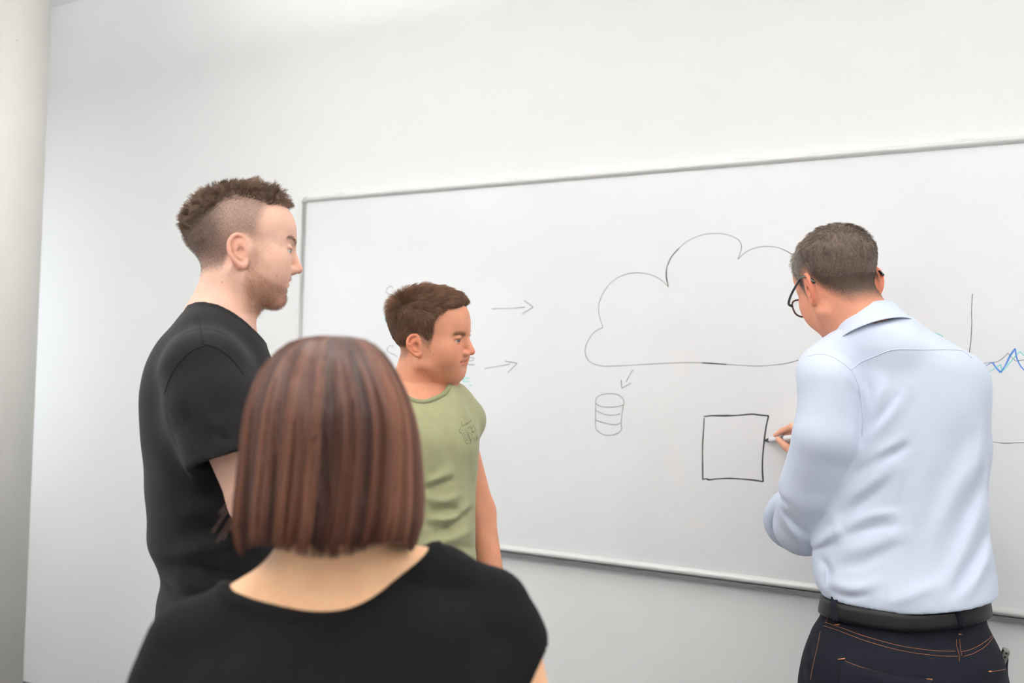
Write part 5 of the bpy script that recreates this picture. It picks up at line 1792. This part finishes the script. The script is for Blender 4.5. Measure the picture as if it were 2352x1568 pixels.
    f.part('belt', BV, np.array(BF), M_BELT, label='plain black leather belt')
    bb = bvh_of(BV, BF)
    for L in ([(512, 285), (500, 350), (500, 430), (512, 500), (528, 565)], [(1670, 400), (1700, 450), (1728, 520), (1735, 590), (1732, 660)]):
        Q = []
        for p_ in catmull(zj(L), 4):
            h1 = cast(f, bb, [tuple(p_)], 0.0035)
            h2 = cast(f, jb, [tuple(p_)], 0.0035)
            al = [x_[0] for x_ in (h1, h2) if len(x_)]
            if al:
                Q.append(min(al, key=lambda q_: q_[1]))
        Q = np.array(Q)
        if len(Q) > 3:
            tn_ = np.gradient(Q, axis=0)
            sd = np.cross(tn_, np.array([0, -1.0, 0]))
            sd /= np.linalg.norm(sd, axis=1)[:, None]
            W = []
            for i in range(len(Q)):
                for s_, d_ in ((-1, 0.0025), (-1, 0), (-0.6, -0.0012), (0.6, -0.0012), (1, 0), (1, 0.0025)):
                    W.append(Q[i] + sd[i] * s_ * 0.0068 + np.array([0, d_, 0]))
            FF = [(i * 6 + j, i * 6 + j + 1, (i + 1) * 6 + j + 1, (i + 1) * 6 + j) for i in range(len(Q) - 1) for j in range(5)]
            lp = f.part('belt_loop', np.array(W), np.array(FF), M_DENIM, jeans)
    tabq = cast(f, jb, [(2267, 1420), (2270, 1430), (2273, 1440)], 0.001)
    if len(tabq) > 1:
        v, fc = tube_vf(tabq, 0.0026, 6)
        f.part('leather_tab', v, fc, M_TAB, jeans)
    for ft in feet:
        shoe(f, ft, (-0.6, 0.8), M_SHOE, M_SOLE)
    # side pocket bulge and the gadget clipped in it
    gp0, gp1 = f.p(2300, 1522, 0.0), f.p(2312, 1491, 0.0)
    ax_ = (gp1 - gp0) / np.linalg.norm(gp1 - gp0)
    sx_ = np.cross(ax_, np.array([0, 1.0, 0]))
    sx_ /= np.linalg.norm(sx_)
    lo_, hi_ = np.array([-0.0065, -0.014, -0.010]), np.array([0.0065, 0.014, np.linalg.norm(gp1 - gp0)])
    bv, bf = box_vf(lo_, hi_, 0.003)
    M3 = np.stack([sx_, np.array([0, 1.0, 0]), ax_], 1)
    gad = f.thing('pocket_tool', bv @ M3.T + gp0, bf, principled('grey_metal', lin(112, 112, 106), 0.45, metal=0.5), 'small dark grey metal tool sticking out of a jeans pocket', 'tool', smooth=False)
    for hh in (0.010, 0.017, 0.026):
        cv, cf_ = tube_vf([(-0.0062, -0.016, hh), (0.002, -0.0135, hh)], 0.0019, 10)
        cv, cf_ = tube_vf([(0, -0.0148, hh), (0, -0.013, hh)], 0.0021, 12)
        f.part('rivet_hole', cv @ M3.T + gp0, cf_, M_BELT, gad)
    fl = Field(axis(gp0[0] - 0.08, gp0[0] + 0.05, 0.004), axis(-0.08, 0.08, 0.004), axis(gp0[2] - 0.17, gp0[2] + 0.03, 0.004))
    fl.cone(f.p(2290, 1600, 0.0), f.p(2297, 1520, 0.0), 0.030, 0.012)
    fl.cone(f.p(2300, 1530, 0.0), f.p(2314, 1508, 0.0), 0.009, 0.004, 0.01)
    fv, ff_ = fl.mesh(1)
    f.part('side_pocket', fv, ff_, M_DENIM, jeans)
    # eyeglasses
    gl = bpy.data.objects.new('eyeglasses', None)
    ROOT.objects.link(gl)
    f.place(gl)
    tag(gl, 'dark-rimmed eyeglasses worn by the man in the blue shirt', 'eyeglasses')
    lensc = [np.array([sx * 0.034, 0.1000, 0.006]) for sx in (-1, 1)]
    for sx, lc in zip((-1, 1), lensc):
        a = np.linspace(0, 2 * math.pi, 37)
        e_ = 2.8
        rr_ = (np.abs(np.cos(a) / 0.0255) ** e_ + np.abs(np.sin(a) / 0.0205) ** e_) ** (-1 / e_)
        P = np.stack([lc[0] + rr_ * np.cos(a), lc[1] - 0.35 * np.abs(rr_ * np.cos(a) * sx + 0.0) * (rr_ * np.cos(a) * sx > 0) * 0.5, lc[2] + rr_ * np.sin(a)], 1)
        v, fc = tube_vf(P, 0.0021, 8, False)
        rim = f.part('lens_rim', from_head(v, R, c, sc), fc, M_RIM, gl)
        LV = np.concatenate([P[:-1], P[:-1].mean(0)[None]])
        f.part('lens', from_head(LV, R, c, sc), [(i, (i + 1) % 36, 36) for i in range(36)], M_LENS, gl)
        T_ = catmull([(sx * 0.0600, 0.0950, 0.012), (sx * 0.0700, 0.0890, 0.016), (sx * 0.0760, 0.060, 0.024), (sx * 0.0785, 0.020, 0.032), (sx * 0.0800, -0.005, 0.034), (sx * 0.0830, -0.028, 0.022), (sx * 0.0820, -0.042, 0.002)], 5)
        w_ = np.interp(np.linspace(0, 1, len(T_)), [0, 0.15, 0.8, 1], [0.0034, 0.0030, 0.0024, 0.0030])
        v, fc = tube_vf(T_, w_, 8)
        f.part('temple', from_head(v, R, c, sc), fc, M_GLASSES, gl)
    v, fc = tube_vf(catmull([(-0.010, 0.1005, 0.010), (0, 0.1035, 0.013), (0.010, 0.1005, 0.010)], 5), 0.0020, 8)
    f.part('bridge', from_head(v, R, c, sc), fc, M_RIM, gl)
    # whiteboard marker in the fingers
    end = f.p(1840, 1002, vT - 0.078)
    dm = (end - tip) / np.linalg.norm(end - tip)
    at_ = lambda s_: tip + dm * s_
    mk = bpy.data.objects.new('whiteboard_marker', None)
    ROOT.objects.link(mk)
    f.place(mk)
    tag(mk, 'white marker pen with black tip held against the whiteboard', 'marker')
    v, fc = tube_vf([at_(s_) for s_ in (0.019, 0.0192, 0.022, 0.060, 0.118, 0.120, 0.1205)], [0.001, 0.0068, 0.0072, 0.0074, 0.0074, 0.0066, 0.001], 20)
    f.part('marker_body', v, fc, principled('marker_white', lin(228, 228, 234), 0.35), mk)
    v, fc = tube_vf([at_(s_) for s_ in (0.0, 0.001, 0.006, 0.012, 0.0125, 0.0185, 0.0192)], [0.0008, 0.0022, 0.0042, 0.0046, 0.0060, 0.0064, 0.006], 18)
    f.part('marker_nib', v, fc, principled('marker_black', lin(34, 38, 38), 0.4), mk)
    v, fc = tube_vf([at_(s_) for s_ in (0.060, 0.0602, 0.074, 0.0742)], [0.0070, 0.00755, 0.00755, 0.0070], 20)
    f.part('marker_band', v, fc, principled('marker_grey', lin(70, 72, 78), 0.4), mk)
    return f
# ------------------------------------------------------------------ the woman seen from behind
def build_woman():
    f = Fig(770, 1.105)
    R = tilt((0.22, 0.97, -0.08), 0.02)
    c = f.p(757, 1060, 0.02)
    sc = 0.95
    xs = axis(-0.32, 0.36, 0.010, [(c[0] - 0.11, c[0] + 0.11, 0.003)])
    ys = axis(-0.26, 0.36, 0.010, [(c[1] - 0.11, c[1] + 0.12, 0.003)])
    zs = axis(0.03, 1.54, 0.012, [(1.17, c[2] + 0.14, 0.003)])
    g = Field(xs, ys, zs)
    head(g, R, c, sc, jaw=0.92)
    nb = f.p(775, 1345, 0.02)
    g.cone(from_head(np.array((0, -0.022, -0.03)), R, c, sc), nb, 0.049, 0.054, 0.02)
    g.cone(nb + np.array([-0.02, 0.0, 0.01]), f.p(560, 1412, 0.02), 0.044, 0.036, 0.04)
    g.cone(nb + np.array([0.02, 0.0, 0.01]), f.p(1012, 1336, 0.02), 0.044, 0.036, 0.04)
    tab = [(1318, 725, 880, .02, .045), (1342, 645, 1000, .02, .062), (1366, 590, 1100, .02, .076), (1394, 530, 1165, .02, .087), (1420, 480, 1190, .02, .095), (1448, 440, 1203, .02, .102), (1485, 405, 1210, .015, .107), (1522, 382, 1212, .01, .110),
           (1570, 362, 1212, .01, .112), (1650, 368, 1200, .01, .112), (1800, 395, 1175, .01, .105), (2000, 420, 1155, .01, .105), (2200, 365, 1190, .01, .115), (2350, 360, 1190, .01, .12)]
    rows = f.rows(tab)
    g.loft([(z, cx, cy, a - 0.008, b - 0.008) for z, cx, cy, a, b in rows], 0.03, n=2.1)
    shR, elR = f.p(1135, 1425, 0.035), f.p(1205, 1680, 0.05)
    arm(g, [shR, elR, f.p(1120, 1900, 0.20)], [0.046, 0.0385, 0.028])
    shL, elL = f.p(430, 1505, 0.03), f.p(370, 1760, 0.03)
    arm(g, [shL, elL, f.p(400, 1980, 0.18)], [0.046, 0.037, 0.028])
    hx = rows[-1][1]
    hips = [(hx - 0.085, 0.01, 0.78), (hx + 0.085, 0.01, 0.78)]
    feet = [(hx - 0.09, 0.0), (hx + 0.09, 0.0)]
    g.ell((hx, 0.01, 0.80), (0.15, 0.11, 0.12), 0.03)
    legs(g, hips, feet, (0.085, 0.052, 0.038), 0.42)
    V, F = g.mesh(1)
    wR, wL = f.p(1120, 1900, 0.20), f.p(400, 1980, 0.18)
    V, F = attach(V, F, relaxed_hand(wR, wR - elR, (-1, 0, 0), -1, 0.35, 0.92), relaxed_hand(wL, wL - elL, (1, 0, 0), 1, 0.35, 0.92))
    C = skin(V, lin(255, 201, 158), R, c, sc, None, None, 0.4, lin(110, 74, 54)[:3])
    f.person(V, F, skin_mat('warm_skin'), 'woman with a brown bob and black top, seen from behind', C)
    eyes(f, R, c, sc, (0, 1, -0.05), lin(80, 60, 44))
    # bob haircut: stack of ellipses, open in front of the face
    hair = [(771, 738, 800), (776, 708, 830), (790, 664, 862), (812, 634, 886), (845, 605, 908), (880, 586, 926), (930, 568, 945), (990, 557, 960), (1060, 549, 968), (1120, 542, 972), (1180, 536, 971), (1220, 534, 965), (1250, 539, 955), (1268, 552, 938)]
    hrows = f.rows([(py, l, r, 0.012, 0.1) for py, l, r in hair])
    hrows = [(z, cx, 0.012, a, min(a * 1.3, 0.118)) for z, cx, cy, a, b in hrows]
    zt, zb_ = hrows[0][0], hrows[-1][0]
    fa = [hermite([q[0] for q in hrows], [q[i] for q in hrows]) for i in (1, 2, 3, 4)]
    crown = f.p(772, 772, 0.0)
    h = Field(axis(-0.16, 0.14, 0.004), axis(-0.14, 0.17, 0.004), axis(zb_ - 0.02, zt + 0.03, 0.004))
    h.loft(hrows, n=2.15, grow=-0.004, capk=0.012)
    X, Y, Z = h.full()
    fd = R[:, 1]
    ang_f = math.atan2(fd[1], fd[0])
    open_ = np.sqrt(((X - c[0] - fd[0] * 0.12) / 0.052) ** 2 + ((Y - c[1] - fd[1] * 0.12) / 0.075) ** 2) - 1
    h.v = np.maximum(h.v, -np.maximum(open_ * 0.05, Z - (c[2] + 0.075)).astype(np.float32))
    inner = np.sqrt(((X - c[0]) / 0.074) ** 2 + ((Y - c[1]) / 0.085) ** 2) - 1
    h.v = np.maximum(h.v, -np.maximum(inner * 0.07, Z - (c[2] - 0.03)).astype(np.float32))
    h.v = np.maximum(h.v, (zb_ + 0.010 + 0.016 * np.clip((0.012 - Y) / 0.1, 0, 1) - Z) + 0 * X).astype(np.float32)
    HV, HF = h.mesh(2)
    at = np.arctan2(HV[:, 1] - 0.012, HV[:, 0] - fa[0](HV[:, 2]))
    base = np.array(lin(54, 33, 25)[:3])
    HC = base[None] * (0.75 + 0.18 * np.sin(at * 37) + 0.1 * np.sin(at * 83 + 1))[:, None]
    rs = np.random.RandomState(7)
    n, m = 5200, 15
    aa = rs.uniform(0, 2 * math.pi, n)
    dface = np.abs((aa - ang_f + math.pi) % (2 * math.pi) - math.pi)
    aa = aa[dface > 0.62]
    n = len(aa)
    clp = np.floor(aa / (2 * math.pi) * 170 + 0.35 * rs.normal(size=n))
    cr = np.random.RandomState(5).rand(400)[np.clip(clp.astype(int), 0, 399)]
    zend = zb_ + 0.016 * np.clip(-np.sin(aa), 0, 1) + 0.004 + 0.010 * rs.rand(n) ** 2 + 0.006 * np.sin(aa * 5) + 0.004 * np.clip(np.cos(aa), 0, 1)
    s = np.linspace(0, 1, m)
    zz = zt - 0.0008 - (zt - zend)[:, None] * (s[None] ** 1.7)
    zz = np.maximum(zz, zb_ + 0.002)
    cx, cy, A, B = [q(zz) for q in fa]
    wob = 0.05 * np.sin(s[None] * 5 + 6.28 * cr[:, None]) + 0.02 * rs.normal(size=(n, 1)) + 0.03 * (rs.rand(n, 1) - 0.5) * s[None]
    th = aa[:, None] + wob
    rad = 1.0 - 0.05 * rs.rand(n, 1) ** 1.5 + 0.022 * (cr[:, None] - 0.5) * sstep(s[None], 0.15, 0.6) - 0.02 * sstep(s[None], 0.93, 1.0)
    e = 2.15
    ct, st_ = np.cos(th), np.sin(th)
    rr = (np.abs(ct / A) ** e + np.abs(st_ / B) ** e) ** (-1 / e)
    Cv = np.stack([cx + rr * rad * ct, cy + rr * rad * st_, zz], -1)
    v, fc = strands_vf(Cv, (0.00075 * np.array([0.5] + [1.0] * (m - 3) + [0.7, 0.25]))[None])
    tone = np.stack([np.interp(cr, [0, 0.35, 0.6, 0.85, 1], [lin(*q)[k] for q in ((46, 22, 14), (64, 33, 22), (80, 43, 29), (98, 57, 40), (128, 82, 60))]) for k in range(3)], -1)
    tone = tone * (0.75 + 0.5 * rs.rand(n, 1))
    # a few loose wisps
    w = []
    for x0, y0, x1, y1 in ((545, 1120, 488, 1222), (548, 1140, 498, 1245), (552, 1090, 505, 1180), (548, 1150, 512, 1238)):
        P0, P1 = f.p(x0, y0, 0.0), f.p(x1, y1, -0.01)
        w.append(catmull([P0, (P0 * 0.5 + P1 * 0.5) + np.array([0.004, 0, 0.003]), P1], 7)[:m])
    w = np.array(w)
    v2, f2 = strands_vf(w, 0.00035)
    nv = len(HV)
    f.part('hair', np.concatenate([HV, v, v2]), np.concatenate([HF, fc + nv, f2 + nv + len(v)]), hair_mat('auburn_hair', 0.38, 0.55),
           col=np.concatenate([HC, np.repeat(tone, m * 3, axis=0), np.tile(np.array(lin(130, 86, 62)[:3]), (len(v2), 1))]), label='straight chin-length brown bob')
    # black top with wide low neckline
    t = Field(axis(-0.30, 0.30, 0.0045), axis(-0.17, 0.24, 0.0045), axis(0.66, 1.30, 0.0045))
    t.loft(rows, n=2.15, capk=0.02)
    t.cone(nb + np.array([-0.02, 0.0, 0.01]), f.p(560, 1412, 0.02), 0.050, 0.042, 0.04)
    t.cone(nb + np.array([0.02, 0.0, 0.01]), f.p(1012, 1336, 0.02), 0.050, 0.042, 0.04)
    hR, hL = f.p(1150, 1490, 0.04), f.p(408, 1600, 0.03)
    X, Y, Z = t.full()
    ff = fold_fn(f, [([(1000, 1420), (1010, 1490), (1000, 1568)], 0.02, 0.005), ([(1120, 1400), (1140, 1480), (1130, 1560)], 0.014, -0.005), ([(560, 1460), (520, 1520), (500, 1580)], 0.016, -0.004), ([(760, 1440), (780, 1500), (770, 1568)], 0.03, 0.003)], -0.1)
    t.v = t.v - (ff(X, Z) * sstep(-Y, -0.02, 0.05)).astype(np.float32)
    nl = [(455, 1335), (498, 1376), (555, 1394), (640, 1406), (720, 1411), (800, 1402), (870, 1374), (940, 1330), (996, 1291), (1030, 1262)]
    NP = np.array([f.p(x, y, -0.06) for x, y in nl])
    zn = hermite(NP[:, 0], NP[:, 2])
    front = sstep(Y, 0.0, 0.10) * 0.01
    zcut = np.where((X > NP[0, 0]) & (X < NP[-1, 0]), zn(X), 1.5)
    cut = (Z - zcut) * 0.8 + 0 * Y
    body = t.v.copy()
    t.v = np.maximum(body, cut.astype(np.float32))
    t.v = np.minimum(t.v, (np.sqrt((cut + 0.004) ** 2 + (body + 0.001) ** 2) - 0.0048).astype(np.float32))
    for pts in ([f.p(1118, 1405, 0.03), hR], [f.p(445, 1485, 0.03), hL]):
        t.join(t.sleeve(pts, [0.052, 0.056], 0.050, deep=0.03), 0.03)
    TV, TF = t.mesh(1)
    f.part('top', TV, TF, principled('black_jersey', lin(14, 14, 15), 0.85, spec=0.15, noise=(40, 0.06), bump=(900, 0.15, 0.001)), label='black short-sleeved top with wide neckline')
    tr = trousers_field([(0.66, hx, 0.01, 0.165, 0.122), (0.78, hx, 0.01, 0.16, 0.116), (0.92, hx, 0.01, 0.13, 0.095)], hips, feet, f, r=(0.09, 0.068, 0.058))
    PV, PF = tr.mesh(1)
    f.part('trousers', PV, PF, M_TROUSER)
    for ft in feet:
        shoe(f, ft, (0.1, 1.0), M_SHOE, M_SOLE)
    return f
import sys as _s, os as _os
import time as _time
for _b in [n for n in ('build_man_black', 'build_man_green', 'build_man_blue', 'build_woman') if n in globals()]:
    _t0 = _time.time()
    globals()[_b]()
    print('BUILD', _b, round(_time.time() - _t0, 1))
